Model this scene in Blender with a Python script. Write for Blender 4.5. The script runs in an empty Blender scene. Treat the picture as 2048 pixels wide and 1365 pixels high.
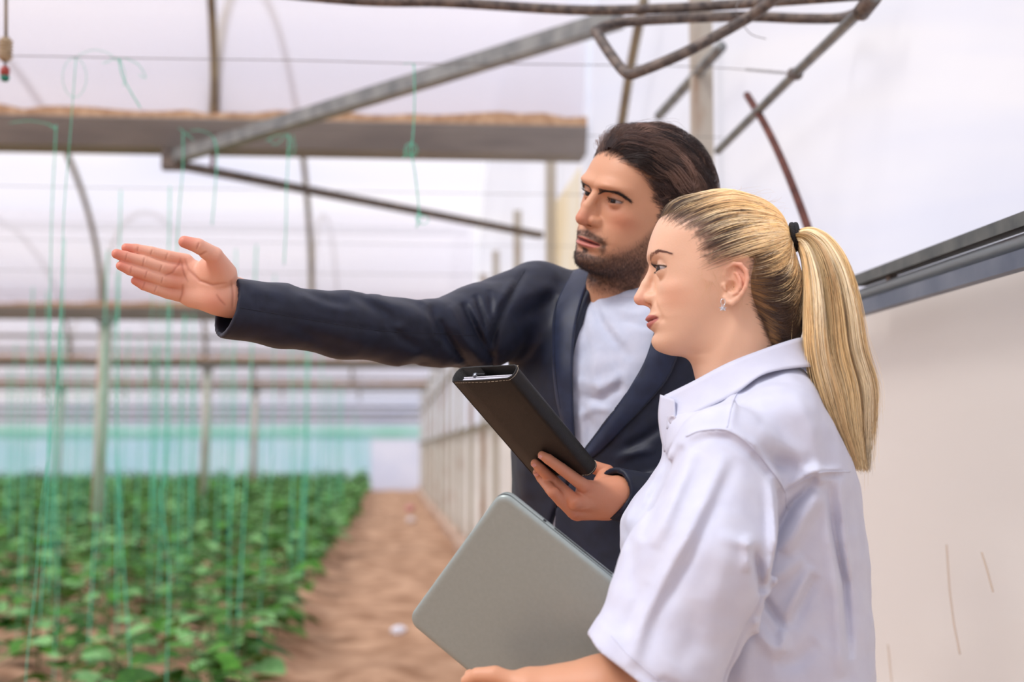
import bpy, bmesh, math, random
import numpy as np
from mathutils import Vector, Matrix
R = math.radians
rnd = random.Random(7)
SC = bpy.context.scene
COL = SC.collection

# ------------------------------------------------------------------ camera
F_PX = 2844.0
CAM = np.array([0.0, 0.0, 1.28])
PITCH = math.atan(222.5 / F_PX)
YAW = math.atan(249.0 / F_PX * math.cos(PITCH))
FW = np.array([math.sin(YAW) * math.cos(PITCH), math.cos(YAW) * math.cos(PITCH), math.sin(PITCH)])
RT = np.array([math.cos(YAW), -math.sin(YAW), 0.0])
UP = np.cross(RT, FW)
cam_data = bpy.data.cameras.new('camera')
cam = bpy.data.objects.new('camera', cam_data)
COL.objects.link(cam)
SC.camera = cam
cam_data.sensor_width = 36.0
cam_data.lens = 36.0 * F_PX / 2048.0
cam.matrix_world = Matrix(((RT[0], UP[0], -FW[0], CAM[0]), (RT[1], UP[1], -FW[1], CAM[1]),
                           (RT[2], UP[2], -FW[2], CAM[2]), (0, 0, 0, 1)))
cam_data.clip_end = 400
cam_data.dof.use_dof = True
cam_data.dof.focus_distance = 2.0
cam_data.dof.aperture_fstop = 3.2

# ------------------------------------------------------------------ world, sun, exposure
world = bpy.data.worlds.new('sky')
SC.world = world
world.use_nodes = True
wn, wl = world.node_tree.nodes, world.node_tree.links
bg = wn['Background']
tc = wn.new('ShaderNodeTexCoord')
mp = wn.new('ShaderNodeMapping')
mp.inputs['Scale'].default_value = (1.0, 1.0, 4.5)
nz = wn.new('ShaderNodeTexNoise')
nz.inputs['Scale'].default_value = 2.6
nz.inputs['Detail'].default_value = 4
nz.inputs['Distortion'].default_value = 0.6
cr = wn.new('ShaderNodeValToRGB')
cr.color_ramp.elements[0].position = 0.36
cr.color_ramp.elements[0].color = (0.69, 0.73, 0.92, 1)
cr.color_ramp.elements[1].position = 0.62
cr.color_ramp.elements[1].color = (1.0, 0.955, 0.94, 1)
wl.new(tc.outputs['Generated'], mp.inputs['Vector'])
wl.new(mp.outputs['Vector'], nz.inputs['Vector'])
wl.new(nz.outputs['Fac'], cr.inputs['Fac'])
wl.new(cr.outputs['Color'], bg.inputs['Color'])
bg.inputs['Strength'].default_value = 0.95
sun_data = bpy.data.lights.new('sun', 'SUN')
sun_data.energy = 3.1
sun_data.angle = R(18)
sun_data.color = (1.0, 0.97, 0.95)
sun = bpy.data.objects.new('sun', sun_data)
COL.objects.link(sun)
sun.rotation_euler = Vector((-0.60, -0.30, 0.85)).to_track_quat('Z', 'Y').to_euler()
sun.location = (-4, -3, 8)
SC.view_settings.view_transform = 'Standard'
SC.view_settings.look = 'None'
SC.view_settings.gamma = 1.0
SC.view_settings.exposure = 0.26
SC.view_settings.use_curve_mapping = False
SC.cycles.max_bounces = 8
SC.cycles.transparent_max_bounces = 16
SC.cycles.caustics_reflective = False
SC.cycles.caustics_refractive = False

# ------------------------------------------------------------------ helpers
def ray(px, py):
    return FW + RT * ((px - 1024.0) / F_PX) + UP * ((682.5 - py) / F_PX)
def P(px, py, depth):
    """point seen at pixel px,py at this depth along the camera axis"""
    return CAM + ray(px, py) * depth
def PY(px, py, y):
    r = ray(px, py)
    return CAM + r * (y / r[1])
def PX(px, py, x):
    r = ray(px, py)
    return CAM + r * (x / r[0])
def srgb(r, g, b):
    f = lambda c: (c / 255.0 / 12.92) if c <= 10 else ((c / 255.0 + 0.055) / 1.055) ** 2.4
    return (f(r), f(g), f(b), 1.0)

def mat(name, color, rough=0.6, metal=0.0, spec=0.5, color2=None, nscale=20.0, bump=0.0, bscale=60.0, sss=0.0,
        sheen=0.0, coat=0.0, vcol=None, stretch=None, lo=0.35, hi=0.65):
    m = bpy.data.materials.new(name)
    m.use_nodes = True
    n, l = m.node_tree.nodes, m.node_tree.links
    b = n['Principled BSDF']
    b.inputs['Base Color'].default_value = color
    b.inputs['Roughness'].default_value = rough
    b.inputs['Metallic'].default_value = metal
    b.inputs['Specular IOR Level'].default_value = spec
    if sheen:
        b.inputs['Sheen Weight'].default_value = sheen
    if coat:
        b.inputs['Coat Weight'].default_value = coat
        b.inputs['Coat Roughness'].default_value = 0.25
    if sss:
        b.inputs['Subsurface Weight'].default_value = sss
        b.inputs['Subsurface Radius'].default_value = (1.0, 0.35, 0.2)
        b.inputs['Subsurface Scale'].default_value = 0.008
    t = n.new('ShaderNodeTexCoord')
    src = t.outputs['Object']
    if stretch:
        q = n.new('ShaderNodeMapping')
        q.inputs['Scale'].default_value = stretch
        l.new(src, q.inputs['Vector'])
        src = q.outputs['Vector']
    col_out = None
    if color2 is not None:
        z = n.new('ShaderNodeTexNoise')
        z.inputs['Scale'].default_value = nscale
        z.inputs['Detail'].default_value = 6
        l.new(src, z.inputs['Vector'])
        c = n.new('ShaderNodeValToRGB')
        c.color_ramp.elements[0].position = lo
        c.color_ramp.elements[0].color = color
        c.color_ramp.elements[1].position = hi
        c.color_ramp.elements[1].color = color2
        l.new(z.outputs['Fac'], c.inputs['Fac'])
        col_out = c.outputs['Color']
    if vcol:
        a = n.new('ShaderNodeAttribute')
        a.attribute_name = vcol
        if col_out:
            x = n.new('ShaderNodeMix')
            x.data_type = 'RGBA'
            x.blend_type = 'MULTIPLY'
            x.inputs[0].default_value = 1.0
            l.new(col_out, x.inputs[6])
            l.new(a.outputs['Color'], x.inputs[7])
            col_out = x.outputs[2]
        else:
            col_out = a.outputs['Color']
    if col_out:
        l.new(col_out, b.inputs['Base Color'])
    if bump:
        z = n.new('ShaderNodeTexNoise')
        z.inputs['Scale'].default_value = bscale
        z.inputs['Detail'].default_value = 5
        l.new(src, z.inputs['Vector'])
        u = n.new('ShaderNodeBump')
        u.inputs['Strength'].default_value = bump
        u.inputs['Distance'].default_value = 0.01
        l.new(z.outputs['Fac'], u.inputs['Height'])
        l.new(u.outputs['Normal'], b.inputs['Normal'])
    return m

def film_mat(name, col, clear, col2=None, scale=(1, 1, 1), ns=1.2, tl=0.6):
    """thin greenhouse plastic: part clear, part scattering"""
    m = bpy.data.materials.new(name)
    m.use_nodes = True
    n, l = m.node_tree.nodes, m.node_tree.links
    n.clear()
    out = n.new('ShaderNodeOutputMaterial')
    tr = n.new('ShaderNodeBsdfTransparent')
    tr.inputs['Color'].default_value = (0.96, 0.96, 0.97, 1)
    tl_ = n.new('ShaderNodeBsdfTranslucent')
    df = n.new('ShaderNodeBsdfDiffuse')
    m1 = n.new('ShaderNodeMixShader')
    m1.inputs[0].default_value = 1 - tl
    m2 = n.new('ShaderNodeMixShader')
    m2.inputs[0].default_value = 1 - clear
    t = n.new('ShaderNodeTexCoord')
    q = n.new('ShaderNodeMapping')
    q.inputs['Scale'].default_value = scale
    z = n.new('ShaderNodeTexNoise')
    z.inputs['Scale'].default_value = ns
    z.inputs['Detail'].default_value = 5
    c = n.new('ShaderNodeValToRGB')
    c.color_ramp.elements[0].position = 0.35
    c.color_ramp.elements[1].position = 0.65
    c.color_ramp.elements[0].color = col
    c.color_ramp.elements[1].color = col2 or col
    l.new(t.outputs['Object'], q.inputs['Vector'])
    l.new(q.outputs['Vector'], z.inputs['Vector'])
    l.new(z.outputs['Fac'], c.inputs['Fac'])
    l.new(c.outputs['Color'], tl_.inputs['Color'])
    l.new(c.outputs['Color'], df.inputs['Color'])
    l.new(tl_.outputs[0], m1.inputs[1])
    l.new(df.outputs[0], m1.inputs[2])
    l.new(tr.outputs[0], m2.inputs[1])
    l.new(m1.outputs[0], m2.inputs[2])
    l.new(m2.outputs[0], out.inputs['Surface'])
    return m

def tag(o, label=None, cat=None, group=None, kind=None):
    if label: o['label'] = label
    if cat: o['category'] = cat
    if group: o['group'] = group
    if kind: o['kind'] = kind
    return o
def empty(name, loc=(0, 0, 0), label=None, cat=None, group=None, kind=None):
    o = bpy.data.objects.new(name, None)
    o.location = Vector([float(v) for v in loc])
    o.empty_display_size = 0.05
    COL.objects.link(o)
    return tag(o, label, cat, group, kind)
def link(name, me, m=None, parent=None, smooth=False):
    """link mesh data whose vertices are in world space"""
    if m is not None and not me.materials:
        me.materials.append(m)
    o = bpy.data.objects.new(name, me)
    COL.objects.link(o)
    if smooth:
        me.polygons.foreach_set('use_smooth', [True] * len(me.polygons))
    if parent is not None:
        o.parent = parent
        mw = Matrix.Identity(4)
        p = parent
        while p is not None:
            mw = p.matrix_basis @ mw
            p = p.parent
        o.matrix_basis = mw.inverted()
    return o
def mesh_from(name, v, f):
    me = bpy.data.meshes.new(name)
    me.from_pydata([tuple(map(float, p)) for p in v], [], f)
    me.update()
    return me

class MB:
    """collects simple solids in one mesh"""
    def __init__(s): s.v, s.f = [], []
    def add(s, v, f):
        k = len(s.v); s.v += [tuple(map(float, p)) for p in v]; s.f += [tuple(i + k for i in q) for q in f]; return s
    def box(s, c, h, ax=None):
        ax = ax or ((1, 0, 0), (0, 1, 0), (0, 0, 1))
        c = np.array(c, float); A = np.array(ax, float)
        vs = [c + A[0] * h[0] * a + A[1] * h[1] * b + A[2] * h[2] * d for a in (-1, 1) for b in (-1, 1) for d in (-1, 1)]
        return s.add(vs, [(0, 1, 3, 2), (4, 6, 7, 5), (0, 4, 5, 1), (2, 3, 7, 6), (0, 2, 6, 4), (1, 5, 7, 3)])
    def bar(s, a, b, w, t, up=(0, 0, 1)):
        a = np.array(a, float); b = np.array(b, float); d = b - a; L = np.linalg.norm(d); d /= L
        sd = np.cross(d, up); sd /= np.linalg.norm(sd); u = np.cross(sd, d)
        return s.box((a + b) / 2, (L / 2, w / 2, t / 2), (d, sd, u))
    def tube(s, pts, r, n=10, closed=False, caps=True):
        pts = [np.array(p, float) for p in pts]; N = len(pts)
        rs = r if hasattr(r, '__len__') else [r] * N
        k = len(s.v); pu = None
        for i, p in enumerate(pts):
            if closed: d = pts[(i + 1) % N] - pts[i - 1]
            else: d = pts[min(i + 1, N - 1)] - pts[max(i - 1, 0)]
            d = d / (np.linalg.norm(d) + 1e-12)
            if pu is None:
                pu = np.cross(d, (0.3, 0.2, 1) if abs(d[2]) < .9 else (1, 0.1, 0))
            pu = pu - d * np.dot(pu, d); pu /= np.linalg.norm(pu)
            w = np.cross(d, pu)
            for j in range(n):
                a = 2 * math.pi * j / n
                s.v.append(tuple(p + (pu * math.cos(a) + w * math.sin(a)) * rs[i]))
        for i in range(N if closed else N - 1):
            i2 = (i + 1) % N
            for j in range(n):
                j2 = (j + 1) % n
                s.f.append((k + i * n + j, k + i * n + j2, k + i2 * n + j2, k + i2 * n + j))
        if caps and not closed:
            s.f.append(tuple(k + j for j in range(n))[::-1])
            s.f.append(tuple(k + (N - 1) * n + j for j in range(n)))
        return s
    def build(s, name, m, parent=None, smooth=False):
        return link(name, mesh_from(name, s.v, s.f), m, parent, smooth)

def curve_pts(pts, n=24):
    """Catmull-Rom through pts"""
    p = [np.array(q, float) for q in pts]
    p = [2 * p[0] - p[1]] + p + [2 * p[-1] - p[-2]]
    out = []
    m = len(p) - 3
    for k in range(n + 1):
        t = k / n * m
        i = min(int(t), m - 1); u = t - i
        a, b, c, d = p[i:i + 4]
        out.append(0.5 * ((2 * b) + (-a + c) * u + (2 * a - 5 * b + 4 * c - d) * u * u + (-a + 3 * b - 3 * c + d) * u ** 3))
    return out
# ------------------------------------------------------------------ the greenhouse
XW = 1.07            # inner face of the gable-end wall on the right
XL = -30.0
GUT = [-12.3, -2.3, 7.7, 17.7, 27.7, 37.7, 47.7]
GZ = 2.90            # gutter underside
RISE = 1.9
M_film = film_mat('roof_film', (0.80, 0.79, 0.88, 1), 0.5, (0.93, 0.90, 0.93, 1), (0.05, 0.9, 0.9), 1.4)
M_wallfilm = film_mat('wall_film', (0.82, 0.80, 0.84, 1), 0.38, (0.93, 0.92, 0.96, 1), (1, 0.5, 0.9), 0.8)
M_board = film_mat('wall_sheet', (0.84, 0.79, 0.73, 1), 0.16, (0.93, 0.89, 0.83, 1), (1, 0.35, 1.5), 1.3, 0.55)
M_galv = mat('galvanised_steel', srgb(118, 122, 122), 0.5, 0.35, color2=srgb(152, 155, 152), nscale=14, bump=0.15, bscale=90)
M_gutter = mat('gutter_steel', srgb(124, 120, 117), 0.6, 0.1, color2=srgb(144, 139, 133), nscale=5, bump=0.1, stretch=(0.4, 2, 2))
M_dirt = mat('gutter_dirt', srgb(168, 132, 100), 0.95, color2=srgb(206, 172, 138), nscale=22, bump=0.6, bscale=80)
M_pipe = mat('dark_weathered_pipe', srgb(74, 68, 66), 0.62, 0.25, color2=srgb(128, 116, 106), nscale=42, bump=0.3, bscale=160)
M_rust = mat('rusty_pipe', srgb(78, 42, 36), 0.8, 0.1, color2=srgb(112, 66, 54), nscale=30, bump=0.3, bscale=120)
M_post = mat('post_steel', srgb(186, 180, 166), 0.6, 0.2, color2=srgb(150, 108, 72), nscale=7, lo=0.52, hi=0.74, stretch=(1, 1, 0.35), bump=0.15)
M_rib = mat('rib_steel', srgb(150, 138, 112), 0.6, 0.2, color2=srgb(122, 110, 92), nscale=9)
M_soil = mat('soil', srgb(152, 116, 90), 0.97, spec=0.15, color2=srgb(200, 163, 134), nscale=3.2, bump=0.9, bscale=24)
M_kerb = mat('kerb_concrete', srgb(176, 146, 126), 0.92, color2=srgb(205, 180, 160), nscale=6, bump=0.4)
M_twine = mat('green_twine', srgb(60, 190, 150), 0.6, color2=srgb(110, 215, 185), nscale=60)
M_wire = mat('wire', srgb(120, 116, 112), 0.5, 0.4)

def struct(o, label=None): return tag(o, label, kind='structure')

# ground with real unevenness
nx, ny = 150, 230
gx = np.concatenate([np.linspace(XL, -6, 30, endpoint=False), np.linspace(-6, XW + 0.4, nx)])
gy = np.concatenate([np.linspace(-12.3, 4, 12, endpoint=False), 4 + (np.linspace(0, 1, ny) ** 2.0) * 43.9])
GX, GY = np.meshgrid(gx, gy, indexing='ij')
rs = np.random.RandomState(3)
Z = np.zeros_like(GX)
for k in range(46):
    a = rs.rand() * 6.283; w = rs.uniform(3, 26); ph = rs.rand() * 6.283
    Z += 0.035 / w * np.sin(GX * math.cos(a) * w + GY * math.sin(a) * w + ph)
bed = 1 / (1 + np.exp((GX + 0.45) / 0.07))
Z = np.where(GY > 4, Z, 0) + bed * np.where(GY > 4.5, 0.035 + 0.03 * np.cos((GX + 0.75) * 2 * math.pi / 0.7), 0)
Z = np.where((GY < 4.2), 0, Z) 
n1, n2 = GX.shape
V = np.stack([GX, GY, Z], -1).reshape(-1, 3)
Fq = [(i * n2 + j, (i + 1) * n2 + j, (i + 1) * n2 + j + 1, i * n2 + j + 1) for i in range(n1 - 1) for j in range(n2 - 1)]
struct(link('floor', mesh_from('floor', V, Fq), M_soil, smooth=True), 'bare brown soil floor of the greenhouse')

# roof film, one sheet for each span; slightly sagging between the ribs
def arch(yc, u):   # u from -1 to 1
    a = math.pi * (1 - u) / 2
    return yc - 5 * math.cos(math.pi - a), GZ + 0.12 + RISE * math.sin(a)
for s in range(6):
    yc = GUT[s] + 5
    vs, fs = [], []
    xs = np.linspace(XL, XW, 64)
    na = 40
    for i, x in enumerate(xs):
        for k in range(na + 1):
            y, z = arch(yc, -1 + 2 * k / na)
            vs.append((x, y, z - 0.02 * math.sin((x + 0.95) * math.pi / 2.55) ** 2))
    for i in range(len(xs) - 1):
        for k in range(na):
            fs.append((i * (na + 1) + k, (i + 1) * (na + 1) + k, (i + 1) * (na + 1) + k + 1, i * (na + 1) + k + 1))
    struct(link('ceiling', mesh_from('ceiling', vs, fs), M_film, smooth=True), 'translucent plastic roof arch of the greenhouse, span %s' % ('behind the camera', 'overhead', 'beyond the first gutter', 'beyond the second gutter', 'beyond the third gutter', 'furthest away')[s])
# gable-end wall (right): rigid sheet to 1.58 m, film above, up to each arch
struct(MB().box((XW + 0.03, 17.7, 0.855), (0.004, 30, 0.755)).build('wall_right', M_board), 'pale translucent lower sheet of the right wall')
MBw = MB()
for s in range(6):
    yc = GUT[s] + 5
    top = [(XW + 0.03,) + arch(yc, -1 + 2 * k / 24) for k in range(25)]
    bot = [(XW + 0.03, p[1], 1.605) for p in top]
    MBw.add(top + bot, [(k, k + 1, 25 + k + 1, 25 + k) for k in range(24)])
struct(MBw.build('wall_right_upper', M_wallfilm), 'white plastic film of the right wall above the curtain pipe')
MBw = MB()
for s in range(6):
    yc = GUT[s] + 5
    top = [(XL,) + arch(yc, -1 + 2 * k / 24) for k in range(25)]
    bot = [(XL, p[1], 0) for p in top]
    MBw.add(top + bot, [(k, k + 1, 25 + k + 1, 25 + k) for k in range(24)])
struct(MBw.build('wall_left', M_wallfilm))
M_farblue = film_mat('far_blue_film', srgb(186, 226, 232), 0.42, srgb(216, 236, 240), (0.4, 1, 0.5), 1.0)
M_fargreen = film_mat('far_green_net', srgb(176, 230, 206), 0.35, srgb(206, 238, 230), (0.6, 1, 1), 1.5)
M_farwhite = film_mat('far_white_film', srgb(228, 230, 242), 0.3, srgb(242, 241, 248), (0.6, 1, 1), 1.0)
YF = 47.7
struct(MB().box(((XL - .55) / 2, YF, 0.95), ((-XL - .55) / 2, 0.01, 0.95)).build('wall_back', M_farblue), 'light blue plastic on the far wall')
struct(MB().box(((XW - .55) / 2, YF, 0.95), ((XW + .55) / 2, 0.01, 0.95)).build('wall_back_path_end', M_farwhite), 'pale lilac plastic at the end of the path')
struct(MB().box(((XL + XW) / 2, YF, 1.93), ((XW - XL) / 2, 0.012, 0.22)).build('trim_1', M_fargreen), 'green net band across the far wall')
struct(MB().box(((XL + XW) / 2, YF, 2.56), ((XW - XL) / 2, 0.01, 0.41)).build('wall_back_upper', M_farwhite), 'whitish plastic on the far wall above the green band')
struct(MB().box(((XL + XW) / 2, -12.3, 1.5), ((XW - XL) / 2, 0.01, 1.5)).build('wall_front', M_wallfilm))

# gutters: steel channel, dirt along the top edge
ordn = ['', 'behind the camera', 'nearest', 'second', 'third', 'fourth', 'fifth']
for i, y in enumerate(GUT[1:-1], 1):
    g = empty('gutter_beam', (-14, y, GZ), '%s grey steel gutter beam crossing the greenhouse, brown dirt on its top edge' % ordn[i], kind='structure')
    MB().add([(x, y + a, GZ + b) for x in (XL, XW) for a, b in ((-.11, 0), (.11, 0), (.17, .14), (.14, .155), (.085, .02), (-.085, .02), (-.14, .155), (-.17, .14))],
             [(k, (k + 1) % 8, 8 + (k + 1) % 8, 8 + k) for k in range(8)] + [tuple(range(8))[::-1], tuple(range(8, 16))]).build('channel', M_gutter, g)
    r = random.Random(i)
    d = MB()
    n = 260
    prof = []
    for k in range(n + 1):
        x = XL + (XW - XL) * k / n if i > 2 else XL + (XW - XL) * (k / n)
        prof.append((x, 0.178 + 0.034 * r.random() + 0.012 * math.sin(x * 1.7)))
    vs = []
    for x, h in prof:
        vs += [(x, y - .155, GZ + .135), (x, y - .15, GZ + h), (x, y + .10, GZ + h * 0.95), (x, y + .12, GZ + .1)]
    d.add(vs, [(4 * k + q, 4 * k + q + 1, 4 * k + q + 5, 4 * k + q + 4) for k in range(n) for q in range(3)])
    d.build('dirt', M_dirt, g)
# purlins running across on each arch
for s in range(2, 6):
    for u, lab in ((-0.55, 'rising'), (0.0, 'ridge'), (0.55, 'falling')):
        y, z = arch(GUT[s] + 5, u)
        if s == 2: continue
        struct(MB().tube([(XL, y, z - .05), (XW, y, z - .05)], 0.022, 8).build('purlin_beam', M_galv), 'grey roof purlin, %s side of the roof span beyond gutter %d' % (lab, s - 1))
# arch ribs every 2.55 m
XR = [-0.95 - 2.55 * k for k in range(0, 9)] 
for s in range(1, 6):
    for k, x in enumerate(XR):
        if s < 3 and k > 3: continue
        pts = []
        for q in range(31):
            y, z = arch(GUT[s] + 5, -1 + 2 * q / 30)
            pts.append((x, y, z - 0.03))
        if s == 1:
            # first span: only the steep lower part by the gutter carries a visible rib
            pts = pts[24:]
            pts = [(x + 0.02 * (p[2] - GZ), p[1], p[2]) for p in pts]
        struct(MB().tube(pts, 0.024 if s == 1 else 0.032, 8).build('arch_rib_beam', M_rib, smooth=True), 'tan arched roof rib rising from a gutter')
# columns under the gutters
for gi in range(3, 6):
    for k in range(5):
        x = -3.5 - 5 * k
        if -x > GUT[gi] * 0.33 + 1: continue
        c = empty('column', (x, GUT[gi], 0), 'grey steel column under the %s gutter, %s from the right wall' % (ordn[gi], ('first', 'second', 'third', 'fourth', 'fifth')[k]), kind='structure')
        MB().tube([(x, GUT[gi], -0.05), (x + .05, GUT[gi], GZ)], 0.075, 12).build('shaft', M_post, c, True)
        MB().box((x + .05, GUT[gi], GZ - .02), (.11, .11, .02)).build('cap_plate', M_galv, c)
# end-wall posts
for k, y in enumerate([4.57, 8.95, 11.3, 13.6, 15.4, 17.7, 20.2, 22.6, 25.2, 27.7, 30.5, 33.5, 36.5, 40, 44]):
    struct(MB().box((XW - .04, y, 1.6), (.032, .034, 1.62 if k else 1.8)).build('post_column', M_post), 'weathered steel post of the right wall%s' % (' behind the man\'s head' if k == 0 else ', further down the path'))
struct(MB().box((XW - .03, 28, 1.56), (.025, 19.5, .035)).build('trim_2', M_rib), 'tan rail along the right wall at chest height')
struct(MB().box((XW - .03, 29, 2.55), (.02, 18.5, .03)).build('trim_3', M_rib), 'upper rail along the far right wall')
# concrete kerb pieces at the foot of the right wall
kerb = empty('kerb', (XW, 6, 0), 'low pinkish concrete kerb along the foot of the right wall', kind='structure')
y = 2.0
r = random.Random(5)
kb = []
while y < 46:
    L = 1.2 if y < 25 else 3.0
    o = MB().box((XW - .07 + r.uniform(-.012, .012), y + L / 2, .045 + r.uniform(-.01, .01)), (.085, L / 2 - .012, .075)).build('kerb_block', M_kerb, kerb)
    y += L

M_glowfilm = film_mat('sun_glow_film', (1.0, 0.84, 0.50, 1), 0.45, (1.0, 0.93, 0.74, 1), (1, .6, .4), 3, .8)  # sun glow on the wall, put into the warm colour of an added film panel
struct(MB().box((XW + .022, 8.75, 2.3), (.002, .75, .62)).build('wall_right_glow', M_glowfilm), 'yellowed sheet patch on the right wall left of the man\'s face')

for k_, z_ in enumerate((2.80, 2.56, 2.36)):
    struct(MB().box(((XL + XW) / 2, YF - .06, z_), ((XW - XL) / 2, .03, .045)).build('trim_%d' % (4 + k_), M_gutter), 'grey rail across the far wall, %s' % ('upper', 'middle', 'lower')[k_])
for k_, y_ in enumerate((20.5, 23.5, 32.0, 42.0)):
    struct(MB().tube([(XL, y_, GZ + .02), (XW, y_, GZ + .02)], .028, 8).build('tie_beam', M_gutter), 'grey tie tube crossing the far bays')
# ------------------------------------------------------------------ pipes, braces and wires close by
def px_tube(name, pts, r, m, label=None, cat='pipe', smooth=True, n=10, grp=None, curve=0):
    q = [np.array(p, float) for p in pts]
    if curve: q = curve_pts(q, curve)
    o = MB().tube(q, r, n).build(name, m, None, smooth)
    return tag(o, label, cat if label else None, grp)
WX = XW - .055
px_tube('roof_pipe', [PY(-20, 0, 3.4) + np.array((0, 0, .10)), PY(640, -5, 3.4), PY(900, 5, 3.38), PY(1150, 20, 3.36), PY(1330, 17, 3.3), PY(1480, 8, 3.25), PX(1745, -12, WX)], .0125, M_pipe, 'dark thin pipe crossing the very top of the view', curve=40)
px_tube('roof_pipe', [PY(1192, 62, 3.30), PY(1225, 48, 3.30), PY(1300, 40, 3.29), PY(1480, 33, 3.27), PY(1600, 37, 3.22), PY(1680, 36, 3.18), PX(1722, 22, WX), PX(1742, 4, WX)], .0125, M_pipe, 'dark pipe running level to the bent corner joint at the right wall', curve=50)
px_tube('roof_pipe', [PY(1190, 60, 3.28), PY(1215, 100, 3.22), PY(1245, 140, 3.16), PY(1258, 148, 3.14), PY(1275, 145, 3.12), PY(1370, 105, 3.08), PY(1480, 45, 3.04), PY(1530, 12, 3.0), PY(1570, -20, 2.97), PY(1700, -120, 2.9)], .0125, M_pipe, 'dark pipe bent into a V above the man\'s head', curve=60)
px_tube('wall_pipe', [PX(1436, 302, WX), PX(1590, 148, WX), PX(1738, 6, WX), PX(1750, -8, WX)], .0125, M_galv, 'grey pipe slanting in the view from the wall post up to the corner joint')
MB_ = MB().tube([PX(1590, 148, WX) + d * .02 * np.array((0, 1, .3)) for d in (-1, 1)], .0155, 10)
tag(MB_.build('pipe_clamp', M_pipe), 'dark clamp where the wire is tied to the slanting wall pipe', 'clamp')
tag(MB().tube([PX(1722, 26, WX), PX(1748, -8, WX)], .019, 12).build('pipe_joint', M_pipe, smooth=True), 'dark corner joint of the roof pipes at the right wall', 'joint')
px_tube('wall_brace', [PX(1318, 232, WX), PX(1442, 94, WX)], .018, M_galv, 'short grey brace on the wall left of the rusty post', 'brace')
px_tube('wall_brace', [PX(1494, 190, WX), PX(1530, 250, WX), PX(1570, 335, WX), PX(1612, 445, WX), PX(1640, 540, WX)], .0105, M_rust, 'rust-red curved pipe behind the ponytail, going down the wall', 'pipe', curve=24)
px_tube('wall_brace', [PX(1288, 0, WX), PX(1262, 130, WX), PX(1243, 250, WX)], .02, M_rib, 'tan thin rib beside the man\'s hair, against the wall film', 'rib', curve=12)
e0 = PY(356, 313, 7.50)
tag(MB().bar(e0, PY(1235, 38, 5.05), .07, .062).build('roof_brace', M_galv), 'grey square brace rising from the nearest gutter towards the V-shaped pipe', 'brace')
tag(MB().bar(e0 + np.array((0, .0, -.045)), PX(1082, 471, WX), .05, .04).build('roof_brace', M_pipe), 'dark brace slanting down right from under the nearest gutter', 'brace')
tag(MB().box(e0 + np.array((-.03, .03, -.01)), (.055, .04, .055)).build('brace_bracket', M_pipe), 'dark bracket holding two braces under the nearest gutter', 'bracket')
tag(MB().bar((-.93, 7.5, GZ - .12), (-.93, 7.62, GZ + .2), .02, .02).build('gutter_hook', M_rust), 'small rusty hook on the nearest gutter below the arched rib', 'hook')
# curtain gear on the right wall
c_ = tag(empty('curtain_rail', (WX, 2, 1.67)), 'grey open channel rail along the right wall, topmost of three, with a square cut end', 'rail')
MB().box((WX - .010, 1.49, 1.650), (.003, 1.5, .0115)).box((WX + .004, 1.49, 1.660), (.014, 1.5, .0015)).box((WX + .004, 1.49, 1.640), (.014, 1.5, .0015)).build('channel', mat('dark_channel', srgb(82, 88, 88), .6, .2, color2=srgb(108, 112, 108), nscale=14), c_)
MB().box((WX + .006, 2.80, 1.634), (.007, .014, .010)).build('clip', M_pipe, c_)
MB().box((WX + .006, 1.7, 1.634), (.007, .012, .010)).build('clip', M_pipe, c_)
px_tube('curtain_pipe', [(WX + .01, .1, 1.618), (WX + .01, 1.7, 1.619), (WX + .01, 3.14, 1.620)], .0150, mat('old_pipe', srgb(140, 148, 152), .55, .3, color2=srgb(118, 84, 66), nscale=5, lo=.55, hi=.72, stretch=(1, .35, 1), bump=.2), 'round grey roll-up pipe with rust patches, middle of the three wall rails')
tag(MB().box((WX, 1.8, 1.588), (.012, 1.65, .0145)).build('wall_rail', mat('blue_grey_bar', srgb(96, 106, 122), .5, .3, color2=srgb(124, 132, 144), nscale=6)), 'blue-grey flat bar along the right wall, lowest of the three', 'rail')
# faint weld seam of the film and stains on the sheet are thin strips of their own
M_stain = film_mat('ochre_stain', srgb(214, 176, 116), .8, srgb(222, 192, 140), (1, 1, 1), 8)
stn = MB()
for pts in ([(1893, 1090), (1899, 1180), (1908, 1250), (1920, 1310)], [(1963, 1105), (1974, 1140), (1986, 1185)], [(1776, 1290), (1783, 1365)]):
    q = [PX(a, b, XW + .022) for a, b in pts]
    for a, b in zip(q[:-1], q[1:]): stn.bar(a, b, .0005, .004, (1, 0, 0))
tag(stn.build('stains', M_stain), 'ochre drip stains on the pale lower wall sheet', 'stain', kind='stuff')

# wires across the greenhouse
def wire(z, y, x0, x1, lab, sag=.02):
    pts = [(x0 + (x1 - x0) * k / 30, y + .01 * math.sin(k), z - sag * math.sin(math.pi * k / 30)) for k in range(31)]
    return tag(MB().tube(pts, .0011, 5).build('wire', M_wire), lab, 'wire')
z1 = PY(140, 114, 3.7)[2]
w1 = [PY(-400, 112, 3.72), PY(20, 112, 3.7), PY(300, 117, 3.7), PY(600, 121, 3.7), PY(830, 127, 3.7), PY(1100, 129, 3.7), PY(1400, 134, 3.72), PX(1590, 148, WX - .015)]
tag(MB().tube(curve_pts(w1, 60), .0012, 5).build('wire', M_wire), 'thin wire from the hanging sprinkler to the slanting wall pipe', 'wire')
tw = MB()
for ph in (0, math.pi):
    tw.tube([PY(1490 + 100 * k / 30, 139 + 9 * k / 30, 3.72) + .004 * np.array((0, math.cos(k * 1.3 + ph), math.sin(k * 1.3 + ph))) for k in range(31)], .0010, 4)
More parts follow.
